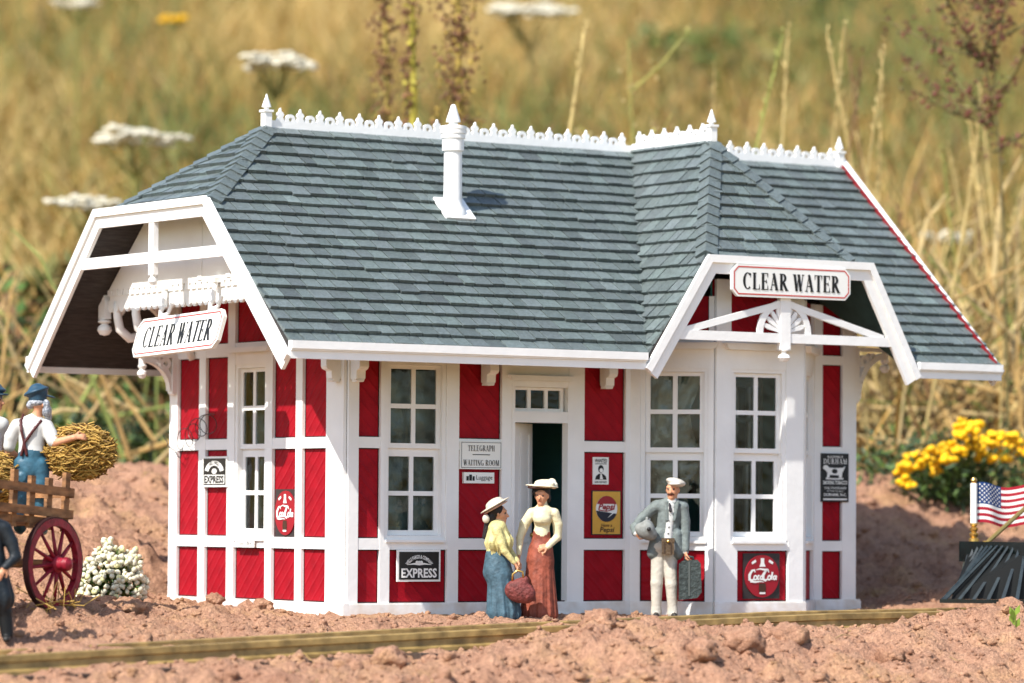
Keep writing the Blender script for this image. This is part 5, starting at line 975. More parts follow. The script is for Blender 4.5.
def meadow_mat():
    m = bpy.data.materials.new('meadow'); m.use_nodes = True; N = m.node_tree.nodes; L = m.node_tree.links; b = N['Principled BSDF']; b.inputs['Roughness'].default_value = 1.0; b.inputs['Specular IOR Level'].default_value = 0.0
    tc = N.new('ShaderNodeTexCoord'); n = N.new('ShaderNodeTexNoise'); n.inputs['Scale'].default_value = 0.13; n.inputs['Detail'].default_value = 7; L.new(tc.outputs['Object'], n.inputs['Vector'])
    r = N.new('ShaderNodeValToRGB'); E = r.color_ramp.elements; E[0].position = 0.32; E[0].color = (0.09, 0.10, 0.035, 1); E[1].position = 0.70; E[1].color = (0.37, 0.22, 0.065, 1); e = E.new(0.50); e.color = (0.26, 0.18, 0.05, 1)
    L.new(n.outputs['Fac'], r.inputs[0]); L.new(r.outputs[0], b.inputs['Base Color']); return m
MEAD = meadow_mat()
me.materials.append(SOIL); me.materials.append(MEAD)
fs_ = soil[FQ].all(1); me.polygons.foreach_set('material_index', np.where(fs_, 0, 1).astype(np.int32)); me.polygons.foreach_set('use_smooth', [True]*len(FQ)); me.update()
go = bpy.data.objects.new('ground', me); COL.objects.link(go); tag(go, kind='structure')
from mathutils.bvhtree import BVHTree
ui, di = (np.abs(us) < 16), (ds > 36) & (ds < 75)
BV = BVHTree.FromPolygons([Vector(v) for v in np.column_stack([XY, ZZ]).tolist()], FQ[(soil[FQ].any(1))].tolist())
def gz(x, y):
    h = BV.ray_cast(Vector((x, y, 60)), Vector((0, 0, -1)))[0]
    return h.z if h is not None else float(hgt([[x, y]])[0])
# loose crumbs of soil
sc2 = MB(); cnt = 0
while cnt < 13000:
    d = RNG.uniform(40.5, 60); u = RNG.uniform(-7.6, 7.6)
    if d > 51 and RNG.random() < 0.5: continue
    x = CAM[0]+rh[0]*u+fh[0]*d; y = CAM[1]+rh[1]*u+fh[1]*d
    if in_station(x, y) or (-3.12 < y < -2.88) or (-2.12 < y < -1.88): continue
    r = 0.012+0.028*RNG.random()**2.5+(0.05*RNG.random() if RNG.random() < 0.05 else 0)
    if d > 50 or d < 45: r *= 1.15
    z = gz(x, y)+r*0.25; sc2.blob((x, y, z), r, 2 if r > 0.05 else 1, 0.35, (1, 1, RNG.uniform(0.55, 0.95))); cnt += 1
tag(sc2.build('soil_crumbs', [SOIL], smooth=True), kind='stuff')
lt = MB()                                        # bits of straw, twig and dead leaf lying on the soil
for i in range(170):
    d = RNG.uniform(41, 58); u = RNG.uniform(-7, 7); x, y = CAM[0]+rh[0]*u+fh[0]*d, CAM[1]+rh[1]*u+fh[1]*d
    if in_station(x, y): continue
    t = np.array([*RNG.normal(size=2), 0]); t /= np.linalg.norm(t); l = RNG.uniform(0.08, 0.34); q = np.array([x, y, gz(x, y)+0.012]); lt.col = random.choice(((0.40, 0.27, 0.10), (0.14, 0.08, 0.04), (0.30, 0.20, 0.09), (0.07, 0.045, 0.03))); k = np.cross(t, zh)*RNG.normal()*0.05
    a, b = q-t*l/2, q+t*l/2; a[2] = gz(a[0], a[1])+0.01; b[2] = gz(b[0], b[1])+0.015; lt.tube([a, q+k+zh*0.012, b], [0.006, 0.008, 0.004], 5)
tag(lt.build('litter', [mat('dry_litter', (1, 1, 1), 0.8, attr='Col', var=0.2, vscale=20)]), kind='stuff')
def clod(px, py, D, r, label, sq=(1.2, 0.9, 0.75), group=None):
    p = at(px, py, D); m = MB(); V, Fc = ICO[3]; k = random.random()*99; out = []
    for v in V:
        q = Vector(v); n = 0.95+0.40*noise.noise(q*1.5+Vector((k, 0, 0)))+0.28*noise.noise(q*3.5+Vector((0, k, 0)))+0.15*noise.noise(q*8)+0.10*(0.5-noise.voronoi(q*3+Vector((k, k, 0)))[0][0]); out.append((q.x*r*sq[0]*n, q.y*r*sq[1]*n, q.z*r*sq[2]*n))
    m.add(out, Fc); o = m.build('dirt_clod', [SOIL], smooth=True); o.location = (p[0], p[1], gz(p[0], p[1])+r*0.28); o.rotation_euler = (0, 0, random.random()*6); return tag(o, label, 'clod', group or 'clods of dry soil')
for px, py, D, r, lb in ((345, 662, 43.3, 0.17, 'rounded dirt clod below the black express sign, near the rail'), (388, 660, 43.6, 0.20, 'large pale dirt clod in front of the rail below the women'), (430, 648, 44.2, 0.10, 'small lumpy dirt clod touching the near side of the rail'),
        (600, 628, 45.2, 0.23, 'broad dirt lump hiding the rail below the yellow poster'), (745, 648, 44.6, 0.24, 'dirt lump below the suitcase in the foreground bank'), (790, 622, 45.6, 0.26, 'rounded dirt heap hiding the rail below the bay soda sign'), (700, 655, 44.0, 0.20, 'dirt clod below the feet of the man in grey'), (890, 640, 45.6, 0.18, 'dirt clod under the clear stretch of rail beside the station'),
        (215, 602, 49.6, 0.13, 'dirt lump against the base of the sunny end wall'), (262, 611, 48.9, 0.12, 'crumbly dirt clod at the foot of the end wall below the narrow window'), (280, 612, 48.6, 0.07, 'little dirt clod nearest the front corner of the end wall'), (135, 605, 47.5, 0.14, 'dirt clod between the cart wheel and the station corner'), (85, 607, 46.8, 0.10, 'dirt clod at the edge of the red cart wheel'), (60, 622, 45.2, 0.06, 'small dark dirt clod under the red cart wheel'),
        (480, 607, 48.0, 0.08, 'small dirt clod at the hem of the blue skirt'), (1010, 606, 49.2, 0.17, 'dirt clod in front of the black cowcatcher')):
    clod(px, py, D, r, lb)
# ================================================================== TRACK
tk = empty('railway_track', (0.4, -2.5, 0.0)); tag(tk, 'narrow railway track with brass rails half buried in dirt before the station', 'track')
xs = [-16, -12, -9, -6.15, -4.5, -3.08, -1.3, 0.42, 2.7, 5.07, 6.3, 7.6, 10, 13, 17]
prof = [(a, b*1.32) for a, b in [(-0.095, -0.165), (0.095, -0.165), (0.095, -0.135), (0.025, -0.118), (0.020, -0.066), (0.05, -0.055), (0.05, -0.008), (0.04, 0.0), (-0.04, 0.0), (-0.05, -0.008), (-0.05, -0.055), (-0.020, -0.066), (-0.025, -0.118), (-0.095, -0.135)]]
for yy in (-3.0, -2.0):
    m = MB(); k = len(prof); V = [(x-0.4, yy+2.5-a, rail_z(x)+b) for x in xs for a, b in prof]
    m.add(V, [(i*k+j, (i+1)*k+j, (i+1)*k+(j+1) % k, i*k+(j+1) % k) for i in range(len(xs)-1) for j in range(k)]+[tuple(range(k)), tuple(reversed(range((len(xs)-1)*k, len(xs)*k)))]); m.build('rail', [RAILM], tk)
for i in range(46):
    x = -12+i*0.55; m = MB(); z = rail_z(x)-0.219
    m.box((x-0.4-0.11, -0.95, z-0.14), (x-0.4+0.11, 0.95, z)); m.build('sleeper', [TIE], tk)
# ================================================================== LOCOMOTIVE FRONT
Yc = -2.5; lz = 0.25
lo_ = empty('steam_locomotive', (8.2, Yc, 0.0)); tag(lo_, 'black green steam locomotive front with a slatted cowcatcher on the track', 'locomotive')
Lp = lambda x, y, z: (x-8.2, y-Yc, z)
m = MB(); m.box(Lp(8.2, -3.18, 0.74), Lp(8.42, -1.80, 1.0)); m.build('buffer_beam', [LOCO], lo_)
m = MB(); m.box(Lp(8.4205, -3.12, 0.80), Lp(9.9, -1.88, 0.985)); m.build('front_deck', [LOCO], lo_)
m = MB(); tipx, tz = 7.30, 0.225
for s in (1, -1):
    a, b = np.array(Lp(tipx, Yc, tz)), np.array(Lp(8.30, Yc+s*0.78, tz)); n = np.array([0, 0, 0.05]); o = np.array([0.06, 0, 0])
    m.hexa([a-o*0.3, b-o*0.3, b+o, a+o, a-o*0.3+n, b-o*0.3+n, b+o+n, a+o+n])
pf = m.build('cowcatcher', [LOCO], lo_)
for s in (1, -1):
    for i in range(7):
        t = (i+0.3)/7; bt = np.array(Lp(tipx+1.0*t, Yc+s*0.78*t, tz+0.05)); tp = np.array(Lp(8.185+0.08*t, Yc+s*(0.03+0.68*t), 0.955)); sd = np.array([0.79, s*0.61, 0])*0.024; up_ = np.array([-0.25, -s*0.32*0-0.0, 0.08])*0.35+np.array([0, 0, 0])
        nn = np.cross(tp-bt, sd); nn /= np.linalg.norm(nn); nn *= 0.028*(1 if nn[0] < 0 else -1); m = MB()
        m.hexa([bt-sd, bt+sd, bt+sd-nn, bt-sd-nn, tp-sd*0.6, tp+sd*0.6, tp+sd*0.6-nn, tp-sd*0.6-nn]); m.build('slat', [mat('slat_paint', (0.020, 0.027, 0.026), 0.2, spec=0.7, var=0.3, vscale=9)], lo_ if False else pf)
    m = MB(); A3 = [np.array(Lp(tipx+0.12, Yc, tz+0.05)), np.array(Lp(8.32, Yc+s*0.72, tz+0.05)), np.array(Lp(8.28, Yc+s*0.62, 0.93)), np.array(Lp(8.2, Yc, 0.93))]; m.add([p+np.array([0.05, 0, 0]) for p in A3], [(0, 1, 2, 3)]); m.build('backing', [mat('backing_black', (0.002, 0.003, 0.003), 0.6)], pf)  # near-black sheet closing the gaps behind the slats
m = MB(); m.lathe(Lp(9.75, Yc, 1.75), [(0, -0.05), (0.5, -0.04), (0.60, 0.0), (0.62, 0.1), (0.62, 2.6)], 28, axis=Vector((1, 0, 0))); m.build('boiler', [LOCO], lo_, smooth=True, angle=40)
m = MB(); m.lathe(Lp(10.3, Yc, 2.3), [(0.2, 0), (0.18, 0.1), (0.2, 0.6), (0.34, 0.95), (0.34, 1.1), (0.2, 1.15)], 20); m.build('chimney', [LOCO], lo_, smooth=True, angle=40)
m = MB(); m.tube([Lp(8.25, -2.28, 0.98), Lp(9.85, -2.30, 2.10)], 0.030, 8); m.tube([Lp(8.25, -2.28, 0.985), Lp(8.25, -2.28, 1.01)], 0.05, 8); m.build('brace_rod', [BRASS], lo_, smooth=True, angle=40)
for x in (9.6, 10.9):
    for y in (-3.02, -1.98): m = MB(); m.lathe(Lp(x, y-0.05, rail_z(x)+0.36), [(0, 0), (0.36, 0.001), (0.36, 0.1), (0, 0.101)], 24, axis=Vector((0, 1, 0))); m.build('wheel', [LOCO], lo_)
# flag
fp = (8.32, -1.95, 1.0); fl = empty('flag', fp); tag(fl, 'small striped american flag on a white staff above the cowcatcher', 'flag')
m = MB(); m.lathe((0, 0, 0.0), [(0.065, 0), (0.065, 0.04), (0.04, 0.05), (0.06, 0.075), (0.06, 0.105), (0.035, 0.12), (0.055, 0.145), (0.055, 0.175), (0.03, 0.19), (0.05, 0.21), (0.05, 0.235)], 14); m.lathe((0, 0, 0), [(0.03, 0.752), (0.035, 0.77), (0.045, 0.79), (0.03, 0.82), (0, 0.83)], 12); m.build('brass_fitting', [BRASS], fl, smooth=True, angle=40)
m = MB(); m.lathe((0, 0, 0), [(0.045, 0.2355), (0.045, 0.751)], 12); m.build('staff', [SIGNW], fl, smooth=True, angle=40)
FLR = mat('flag_red', (0.33, 0.01, 0.025), 0.55); FLB = mat('flag_blue', (0.012, 0.045, 0.16), 0.55); FLW = mat('flag_white', (0.72, 0.71, 0.68), 0.55)
m = MB(); dirf = rh*0.93+fh*0.36; H_, L_ = 0.52, 0.98; side = np.cross(dirf, zh)
def fpt(a, b, n=0): 
    u = a*L_; w = 0.05*math.sin(a*8.5+0.5+b*0.8)*min(1, a*4); dz = 0.03*math.sin(a*8+1.0)-0.02*a; p = dirf*(0.05+u*0.95)+side*(w+n)+zh*(0.76-0.52*(1-b)+dz-0.02); return tuple(p)
nuf, per = 60, 3
for r in range(13*per):
    for c in range(nuf):
        a0, a1, b0, b1 = c/nuf, (c+1)/nuf, r/(13*per), (r+1)/(13*per); st = r//per; canton = (c+0.5)/nuf < 0.40 and st >= 6
        m.add([fpt(a0, b0), fpt(a1, b0), fpt(a1, b1), fpt(a0, b1)], [(0, 1, 2, 3)], 1 if canton else (0 if st % 2 == 0 else 2))
for n in (0.004, -0.004):
    for i in range(9):
        for j in range(11):
            if (i+j) % 2: continue
            a = 0.40*(j+1)/12; b = 6/13+7/13*(i+1)/10; k = [];
            for q in range(10): rr = 0.017 if q % 2 == 0 else 0.008; t = math.pi/2+q*math.pi/5; k.append(fpt(a+rr*math.cos(t)/L_, b+rr*math.sin(t)/H_, n))
            m.add(k, [tuple(range(10))], 2)
m.build('cloth', [FLR, FLB, FLW], fl, smooth=False)
# ================================================================== PLANTS
LEAF = mat('leaf', (1, 1, 1), 0.6, attr='Col', var=0.2, vscale=5)
def col(c, j=0.25): g = 1+RNG.uniform(-j, j); return tuple(x*g for x in c)
GREEN, OLIVE, DKG, STRAWC, OCHRE, BROWN = (0.07, 0.125, 0.028), (0.17, 0.16, 0.04), (0.035, 0.06, 0.025), (0.41, 0.295, 0.11), (0.325, 0.195, 0.05), (0.16, 0.08, 0.033)
# white flowering cushion beside the cart
def rndv(): v = RNG.normal(size=3); return v/np.linalg.norm(v)
p = at(108, 600, 49.2); gzp = gz(p[0], p[1]); wf = empty('white_flower_cushion', (p[0], p[1], gzp)); tag(wf, 'low cushion of small white flowers between the cart and the station', 'flowers')
fo, bl = MB(), MB()
for i in range(700):
    v = rndv(); v[2] = abs(v[2]); q = rh*v[0]*0.46+fh*v[1]*0.30+zh*v[2]*0.66*(0.8+0.3*noise.noise(Vector(v)*2)); q += rh*0.10*(v[2]); fo.col = col(GREEN if RNG.random() < 0.7 else OLIVE); d = v+rndv()*0.6; d /= np.linalg.norm(d); fo.leaf(q*RNG.uniform(0.3, 0.95), d, rndv(), RNG.uniform(0.07, 0.16), 0.035)
for i in range(560):
    v = rndv(); v[2] = abs(v[2]); q = rh*v[0]*0.46+fh*v[1]*0.30+zh*(v[2]*0.66*(0.85+0.45*noise.noise(Vector(v)*2.5))+0.02); q += rh*0.10*v[2]; bl.col = col((0.60, 0.57, 0.43), 0.15)
    if RNG.random() < 0.1: bl.col = col((0.60, 0.58, 0.30), 0.1)
    bl.blob(q*RNG.uniform(0.93, 1.06), RNG.uniform(0.026, 0.044), 1, 0.25)
fo.build('foliage', [LEAF], wf); bl.build('blossoms', [LEAF], wf, smooth=True)
# tansy
p = at(950, 530, 60.5); tz_ = gz(p[0], p[1])-0.1; tn = empty('tansy_plant', (p[0], p[1], tz_)); tag(tn, 'bushy green plant with clusters of bright yellow button flowers behind the locomotive', 'plant'); TB = np.array([p[0], p[1], tz_])
fo, st_ = MB(), MB()
heads = [(905, 465), (900, 473), (910, 458), (920, 455), (918, 466), (926, 460), (937, 452), (932, 462), (945, 447), (940, 463), (952, 443), (958, 432), (966, 424), (972, 430), (964, 436), (977, 425), (955, 452), (962, 452), (970, 448), (985, 440), (980, 450), (992, 443), (1000, 440), (1000, 452), (1008, 445), (990, 458), (1012, 437), (1020, 441), (1006, 458), (984, 456), (1022, 452), (938, 470), (948, 460), (906, 482), (975, 440), (930, 449), (995, 434), (1016, 448)]
for i, (hx, hy) in enumerate(heads):
    hpnt = at(hx, hy, 60.0+RNG.uniform(-0.8, 0.5))-TB; b = rh*RNG.uniform(-0.5, 0.5)+fh*RNG.uniform(-0.3, 0.3); st_.col = col(GREEN); st_.tube([b, b*0.5+hpnt*0.5+zh*0.1, hpnt-zh*0.03], [0.025, 0.02, 0.012], 5); bt = MB()
    for k in range(7):
        o = rh*RNG.normal()*0.055+fh*RNG.normal()*0.055+zh*RNG.normal()*0.028; bt.col = col((0.85, 0.47, 0.005), 0.12); bt.blob(hpnt+o, RNG.uniform(0.05, 0.072), 2, 0.1, (1, 1, 0.8))
    bt.build('flower_head', [LEAF], tn, smooth=True)
for i in range(2600):
    a = RNG.random(); q = rh*RNG.normal()*0.85+fh*RNG.normal()*0.5+zh*(a*1.25*RNG.uniform(0.5, 1)); fo.col = col(DKG if RNG.random() < 0.6 else GREEN, 0.3); d = rndv(); fo.leaf(q, d, rndv(), RNG.uniform(0.10, 0.26), RNG.uniform(0.03, 0.07))
st_.build('stems', [LEAF], tn); fo.build('foliage', [LEAF], tn)
# low green shrubs behind the banks
def shrub(px, py, D, w, h, n, cols, label, droop=0.0):
    p = at(px, py, D); z = gz(p[0], p[1]); e = empty('shrub', (p[0], p[1], z-0.05)); tag(e, label, 'shrub'); f, s = MB(), MB()
    for k in range(14):
        a = rh*RNG.normal()*w*0.5+fh*RNG.normal()*w*0.3+zh*h*RNG.uniform(0.5, 1.1); s.col = col(BROWN if RNG.random() < 0.5 else OLIVE); s.tube([(0, 0, 0), tuple(a*0.5+zh*h*0.15), tuple(a)], [0.05, 0.035, 0.012], 5)
    for k in range(n):
        cl = RNG.integers(0, 9); c0 = np.array([math.cos(cl*2.4), math.sin(cl*2.4)])*0.42*(0.5+cl/9); q = rh*(c0[0]*w+RNG.normal()*w*0.22)+fh*(c0[1]*w*0.6+RNG.normal()*w*0.2)+zh*abs(h*(0.25+0.4*((cl*37) % 9)/9)+RNG.normal()*h*0.2)
        f.col = col(cols[RNG.integers(len(cols))], 0.3); d = rndv(); f.leaf(q, d, rndv(), RNG.uniform(0.18, 0.5), RNG.uniform(0.06, 0.17))
    s.build('stems', [LEAF], e); f.build('foliage', [LEAF], e); return e
shrub(95, 466, 64, 1.9, 1.5, 1700, (DKG, GREEN, DKG, OLIVE), 'dark green leafy shrub behind the dirt bank beyond the hay bundle'); shrub(10, 462, 66, 1.8, 1.7, 1500, (GREEN, DKG, OLIVE, OCHRE), 'green and ochre shrub at the left edge behind the farm hands'); shrub(155, 462, 66, 1.5, 1.4, 1100, (GREEN, DKG, OCHRE), 'green bush beside the left roof overhang of the station')
shrub(880, 474, 64.5, 1.3, 1.2, 1000, (DKG, GREEN, BROWN), 'low dark green bush behind the right corner of the station'); shrub(1000, 470, 66, 1.9, 1.6, 1500, (DKG, GREEN, OLIVE), 'green shrub behind the yellow flowered plant'); shrub(935, 455, 67.5, 1.6, 1.2, 800, (BROWN, OLIVE, OCHRE), 'brown withered shrub between station roof and yellow flowers')
shrub(905, 468, 67, 2.0, 2.6, 2200, (BROWN, OLIVE, DKG, OCHRE), 'tall tangled brown undergrowth right of the station below the roof edge'); shrub(1010, 462, 69, 2.2, 3.4, 2600, (BROWN, OLIVE, DKG), 'tall dark tangled bush at the right edge above the yellow flowers')
def far_bush(px, py, D, w, h, n, cols, label):
    p = at(px, py, D); z = float(hgt([p[:2]])[0]); e = empty('bush', (p[0], p[1], z)); tag(e, label, 'bush'); f, s = MB(), MB()
    for k in range(9): a = rh*RNG.normal()*w*0.4+zh*h*RNG.uniform(0.5, 1.0); s.col = col(BROWN); s.tube([(0, 0, -0.2), tuple(a*0.5+zh*h*0.15), tuple(a)], [0.09, 0.06, 0.02], 5)
    for k in range(n): f.col = col(cols[RNG.integers(len(cols))], 0.3); q = rh*RNG.normal()*w*0.4+fh*RNG.normal()*w*0.3+zh*h*RNG.uniform(0.1, 1.05); f.leaf(q, rndv(), rndv(), RNG.uniform(0.3, 0.8), RNG.uniform(0.12, 0.3))
    s.build('stems', [LEAF], e); f.build('foliage', [LEAF], e)
shrub(60, 470, 69, 3.2, 3.2, 3000, (DKG, OLIVE, BROWN, GREEN), 'broad dark thicket behind the hay cart and the left gable'); shrub(190, 474, 70, 2.2, 2.6, 1600, (OLIVE, BROWN, DKG), 'olive thicket behind the left end wall of the station')
TEAL = (0.03, 0.085, 0.055)
for a in ((497, 40, 150, 1.9, 3.0, 700, (TEAL, GREEN, DKG), 'dark green bush far up the meadow right of the stove pipe'), (572, 35, 155, 2.4, 2.6, 800, (TEAL, DKG, OLIVE), 'blue green bush far up the meadow above the middle of the ridge'), (85, 45, 150, 2.4, 2.2, 600, (OLIVE, GREEN, TEAL), 'pale green bush far away in the upper left corner'), (700, 120, 118, 2.6, 2.2, 500, (OLIVE, GREEN), 'olive bush in the meadow above the cross gable finial'), (820, 60, 140, 3.0, 2.6, 700, (OLIVE, GREEN, TEAL), 'soft green bush far up the meadow on the upper right'), (215, 200, 92, 1.4, 1.8, 300, (OLIVE, GREEN, OCHRE), 'olive weed tuft behind the left slope of the roof'), (40, 330, 76, 1.5, 2.2, 420, (OLIVE, GREEN, BROWN), 'olive weed tuft beside the lower end of the left bargeboard')): far_bush(*a)
# umbels of white yarrow
def umbel(hx, hy, D, w, label, lean=0.0, cream=(0.60, 0.56, 0.44), name='yarrow_plant', cat='wildflower'):
    hpnt = at(hx, hy, D); g = hpnt.copy()+rh*lean; g[2] = float(hgt([g[:2]])[0]); e = empty(name, tuple(g)); tag(e, label, cat); hp_ = hpnt-g; s, f = MB(), MB(); s.col = col(OLIVE); nb = hp_-zh*w*0.55
    s.tube([(0, 0, 0), tuple(nb*0.5+rh*lean*0.1), tuple(nb)], [0.05, 0.045, 0.035], 6)
    for k in range(16):
        o = rh*RNG.uniform(-1, 1)*w/2+fh*RNG.uniform(-1, 1)*w/2*0.8+zh*(RNG.uniform(-0.1, 0.1)*w); s.tube([tuple(nb), tuple(nb*0.4+(hp_+o)*0.6-zh*0.05), tuple(hp_+o)], 0.016, 4)
        for j in range(11): f.col = col(cream, 0.15); q = hp_+o+rh*RNG.normal()*w*0.08+fh*RNG.normal()*w*0.08+zh*RNG.normal()*0.02; f.blob(q, w*RNG.uniform(0.045, 0.075), 1, 0.2, (1, 1, 0.6))
    s.build('stem', [LEAF], e); tag(f.build('blossoms', [LEAF], e, smooth=True), kind='stuff')
umbel(276, 62, 76, 1.35, 'white yarrow head above the left end of the ridge', 0.4); umbel(135, 138, 74, 1.4, 'white yarrow head left of the roof, below a taller one', 0.2); umbel(88, 204, 72, 1.1, 'pale yarrow head low beside the left gable', 0.3); umbel(530, 12, 92, 1.7, 'blurred white flower head above the roof at the top edge'); umbel(945, 238, 74, 0.75, 'small white blossom beside the right end of the roof', 0.1)
umbel(172, 18, 90, 0.55, 'small yellow blossom high above the left roof', 0.2, (0.85, 0.50, 0.01), 'yellow_wildflower'); umbel(78, 4, 92, 0.9, 'faint white flower head at the top left corner'); umbel(36, 288, 80, 0.5, 'small pale green seed head left of the white gable', 0.2, (0.38, 0.42, 0.12), 'green_wildflower'); umbel(700, 12, 96, 1.0, 'distant pale flower head above the far chimney of grass', 0.3, (0.5, 0.42, 0.2)) if False else None
# dock stalks
def dock(x0, y0, x1, y1, D, label, cs=(0.30, 0.24, 0.05), sd=(0.16, 0.075, 0.035), nseed=260, spread=0.16, r=0.075, branches=0):
    tp = at(x0, y0, D); g = at(x1, y1, D); g[2] = float(hgt([g[:2]])[0]); e = empty('dock_stalk', tuple(g)); tag(e, label, 'weed'); t = tp-g; s, f = MB(), MB(); s.col = cs; s.tube([(0, 0, 0), tuple(t*0.5+rh*0.1), tuple(t)], [r, r*0.8, r*0.4], 6); paths = [(t*0.25 if branches < 12 else t*0.62, t)]
    for b in range(branches):
        a = t*RNG.uniform(0.45 if branches < 12 else 0.6, 0.9); c = a+rh*RNG.normal()*(1.3 if branches < 12 else 0.9)+fh*RNG.normal()*0.6+zh*RNG.uniform(0.5, 1.6); s.tube([tuple(a), tuple((a+c)/2-zh*0.1), tuple(c)], [0.03, 0.022, 0.01], 5); paths.append((a, c))
    for k in range(nseed):
        a, c = paths[RNG.integers(len(paths))]; q = a+(c-a)*RNG.random(); q = q+rndv()*spread*RNG.random()**0.5*(0.4+abs(math.sin(q[2]*3.1))); f.col = col(sd if RNG.random() < 0.75 else cs, 0.35); f.blob(q, RNG.uniform(0.018, 0.042), 1, 0.3)
    s.build('stem', [LEAF], e); tag(f.build('seeds', [LEAF], e), kind='stuff')
dock(412, -30, 408, 130, 63.5, 'yellow green upright stalk behind the ridge, middle of three', (0.34, 0.29, 0.04), nseed=620, spread=0.17, r=0.10); dock(458, -30, 452, 130, 63, 'brown seeded dock stalk directly behind the stove pipe', (0.34, 0.24, 0.05), nseed=1500, spread=0.36, r=0.11); dock(384, -30, 388, 130, 64.5, 'thin brownish stalk left of the yellow green stalk behind the ridge', (0.30, 0.22, 0.05), nseed=900, spread=0.26, r=0.09)
dock(985, -60, 1010, 330, 62.5, 'dark branching weed with reddish seed clusters in the upper right corner', (0.12, 0.10, 0.035), (0.13, 0.042, 0.028), 1100, 0.20, 0.032, 18)
dock(628, 40, 640, 150, 66, 'pale seeded stalk above the valley of the roof', (0.28, 0.26, 0.07), (0.42, 0.33, 0.14), 160, 0.28, 0.04, 6)
# foreground sprouts
def sprout(px, py, D, h, label):
    p = at(px, py, D); z = gz(p[0], p[1]); m = MB()
    for k in range(7): a = RNG.uniform(0, 6.28); d = np.array([math.cos(a)*0.5, math.sin(a)*0.5, 1.0]); d /= np.linalg.norm(d); m.col = col((0.16, 0.23, 0.03), 0.3); m.leaf((0, 0, h*0.1*k), d, (math.sin(a), -math.cos(a), 0.2), h*0.6, h*0.3)
    m.col = (0.14, 0.17, 0.03); m.tube([(0, 0, -0.03), (0.01, 0, h*0.7)], 0.012, 5); o = m.build('seedling', [LEAF]); o.location = (p[0], p[1], z); tag(o, label, 'seedling', 'green seedlings in the soil')
sprout(1015, 618, 47.5, 0.26, 'green seedling in front of the cowcatcher'); sprout(930, 676, 43.4, 0.15, 'tiny green seedling near the bottom edge below the track'); sprout(958, 664, 43.8, 0.2, 'olive green seedling right of the tiniest one near the bottom edge'); sprout(1008, 668, 43.6, 0.12, 'small seedling near the lower right corner')
# ------------------------------------------------------------------ meadow grass: one uncountable mass
gr = MB(); NB = 24000
def blade(p, h, lean, w, c, bend):
    t = np.array([*lean, 1.0]); t /= np.linalg.norm(t); b = np.array([*bend, -0.25]); pts = [p+t*h*s+b*h*s*s for s in (0, 0.35, 0.7, 1.0)]; gr.col = c; a = RNG.uniform(-0.9, 0.9); sd = rh*math.cos(a)+fh*math.sin(a); gr.ribbon(pts, w, w*0.25, sd)
for i in range(NB):
    r = RNG.random(); d = 68.5+100*r**1.25; half = d*(IW/2+70)/FPX; u = RNG.uniform(-half, half); x, y = CAM[0]+rh[0]*u+fh[0]*d, CAM[1]+rh[1]*u+fh[1]*d; z = float(1.3+max(d-66, 0)*0.235)-0.1
    pn = noise.noise(Vector((u*0.13+3, d*0.035, 2.0))); q = RNG.random()*0.75+0.12+0.75*pn+0.25*noise.noise(Vector((u*0.45, d*0.12, 7.0))); c = STRAWC if q < 0.26 else OCHRE if q < 0.54 else OLIVE if q < 0.80 else BROWN if q < 0.88 else GREEN
    if u > 0.5 and RNG.random() < 0.45: c = (OLIVE, BROWN, GREEN, OCHRE)[RNG.integers(4)]
    if d < 76: q2 = RNG.random(); c = (OLIVE if q2 < 0.3 else GREEN if q2 < 0.5 else BROWN if q2 < 0.62 else STRAWC if q2 < 0.8 else OCHRE)
    h = RNG.uniform(1.2, 3.2)*(0.8 if d < 76 else 1.25); blade(np.array([x, y, z]), h, RNG.normal(size=2)*0.22, RNG.uniform(0.03, 0.085), col(c, 0.3), RNG.normal(size=2)*0.28)
for i in range(900):       # taller dry stems, thickest on the right
    u = RNG.uniform(3.0, 9.5) if i < 620 else RNG.uniform(-10, 10); d = RNG.uniform(63, 82); x, y = CAM[0]+rh[0]*u+fh[0]*d, CAM[1]+rh[1]*u+fh[1]*d; z = gz(x, y)-0.05 if d < 66 else 1.2+(d-66)*0.235
    blade(np.array([x, y, z]), RNG.uniform(2.0, 6.8), RNG.normal(size=2)*0.34, RNG.uniform(0.04, 0.11), col(STRAWC if RNG.random() < 0.6 else OCHRE if RNG.random() < 0.6 else BROWN, 0.25), RNG.normal(size=2)*0.2)
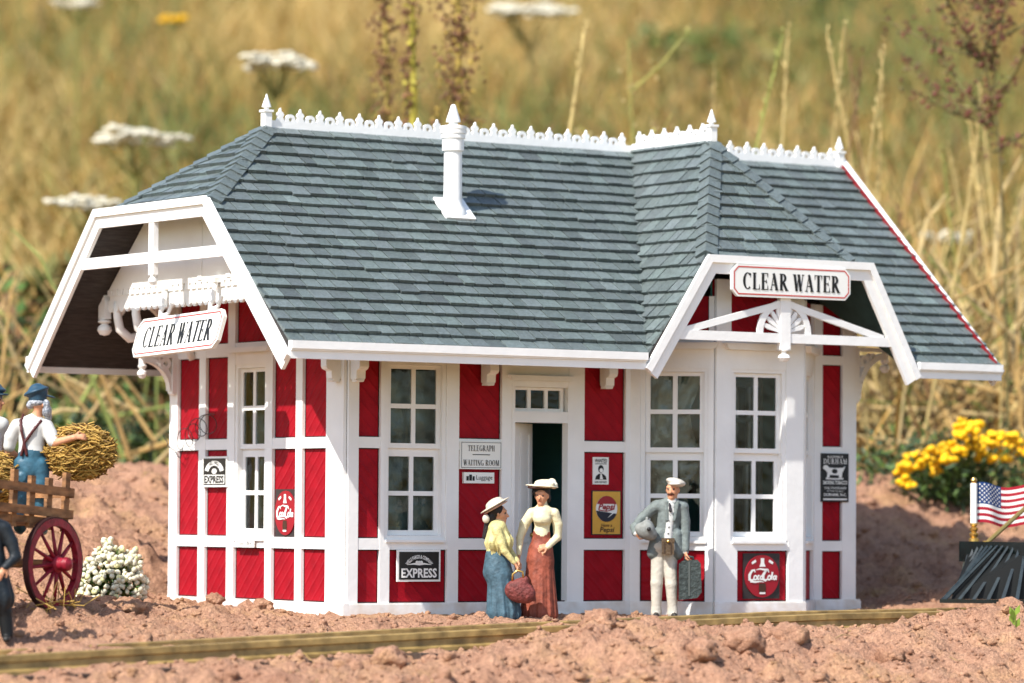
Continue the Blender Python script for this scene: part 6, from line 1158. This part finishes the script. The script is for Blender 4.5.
for i in range(26):        # tall dry stems with thin heads, most of them right of the station
    px_ = RNG.uniform(865, 1030) if i < 18 else RNG.uniform(500, 840); D_ = RNG.uniform(62, 66); p = at(px_, 470, D_); p[2] = gz(p[0], p[1]) if D_ < 65.5 else 1.25; L_ = RNG.uniform(4.5, 8.8); a = RNG.normal()*0.16
    t = rh*math.sin(a)+zh*math.cos(a)+fh*RNG.normal()*0.05; k = rndv()*0.35; gr.col = col((0.42, 0.32, 0.13) if RNG.random() < 0.6 else (0.22, 0.24, 0.06) if RNG.random() < 0.6 else (0.20, 0.11, 0.05), 0.2); w = RNG.uniform(0.016, 0.034)
    e_ = p+t*L_; gr.tube([p, p+t*L_*0.4+k*0.4, p+t*L_*0.75+k, e_+k*1.6-zh*0.1], [w, w, w*0.8, w*0.5], 5, caps=False)
    for j in range(26): q = RNG.uniform(0.78, 1.0); c_ = p+t*L_*q+k*(1+0.6*(q-0.75)/0.25); gr.leaf(c_, rndv()*0.5+zh*0.7, rndv(), RNG.uniform(0.08, 0.20), 0.035)
for i in range(230):       # long fallen and leaning straws close behind the banks
    right = i < 160; px_ = RNG.uniform(835, 1060) if right else RNG.uniform(-40, 185); py_ = RNG.uniform(300, 478) if right else RNG.uniform(380, 476); D_ = RNG.uniform(62, 68)
    p = at(px_, py_, D_); z0 = gz(p[0], p[1]) if D_ < 65.5 else 1.25; p[2] = max(z0, p[2]-RNG.uniform(0, 1.5)); a = RNG.normal()*0.75; L_ = RNG.uniform(1.2, 4.2); t = rh*math.sin(a)+zh*abs(math.cos(a))*RNG.uniform(0.25, 1.0)+fh*RNG.normal()*0.2; t /= np.linalg.norm(t)
    gr.col = col((0.40, 0.30, 0.14) if RNG.random() < 0.45 else (0.34, 0.22, 0.08) if RNG.random() < 0.7 else (0.20, 0.24, 0.06), 0.25); k = rndv()*0.12*L_; w = RNG.uniform(0.018, 0.048)
    gr.tube([p-t*0.2, p+t*L_*0.4+k*0.5, p+t*L_*0.75+k*0.6, p+t*L_-zh*0.05*L_], [w, w*0.9, w*0.7, w*0.3], 5, caps=False)
tag(gr.build('grass', [LEAF]), kind='stuff')
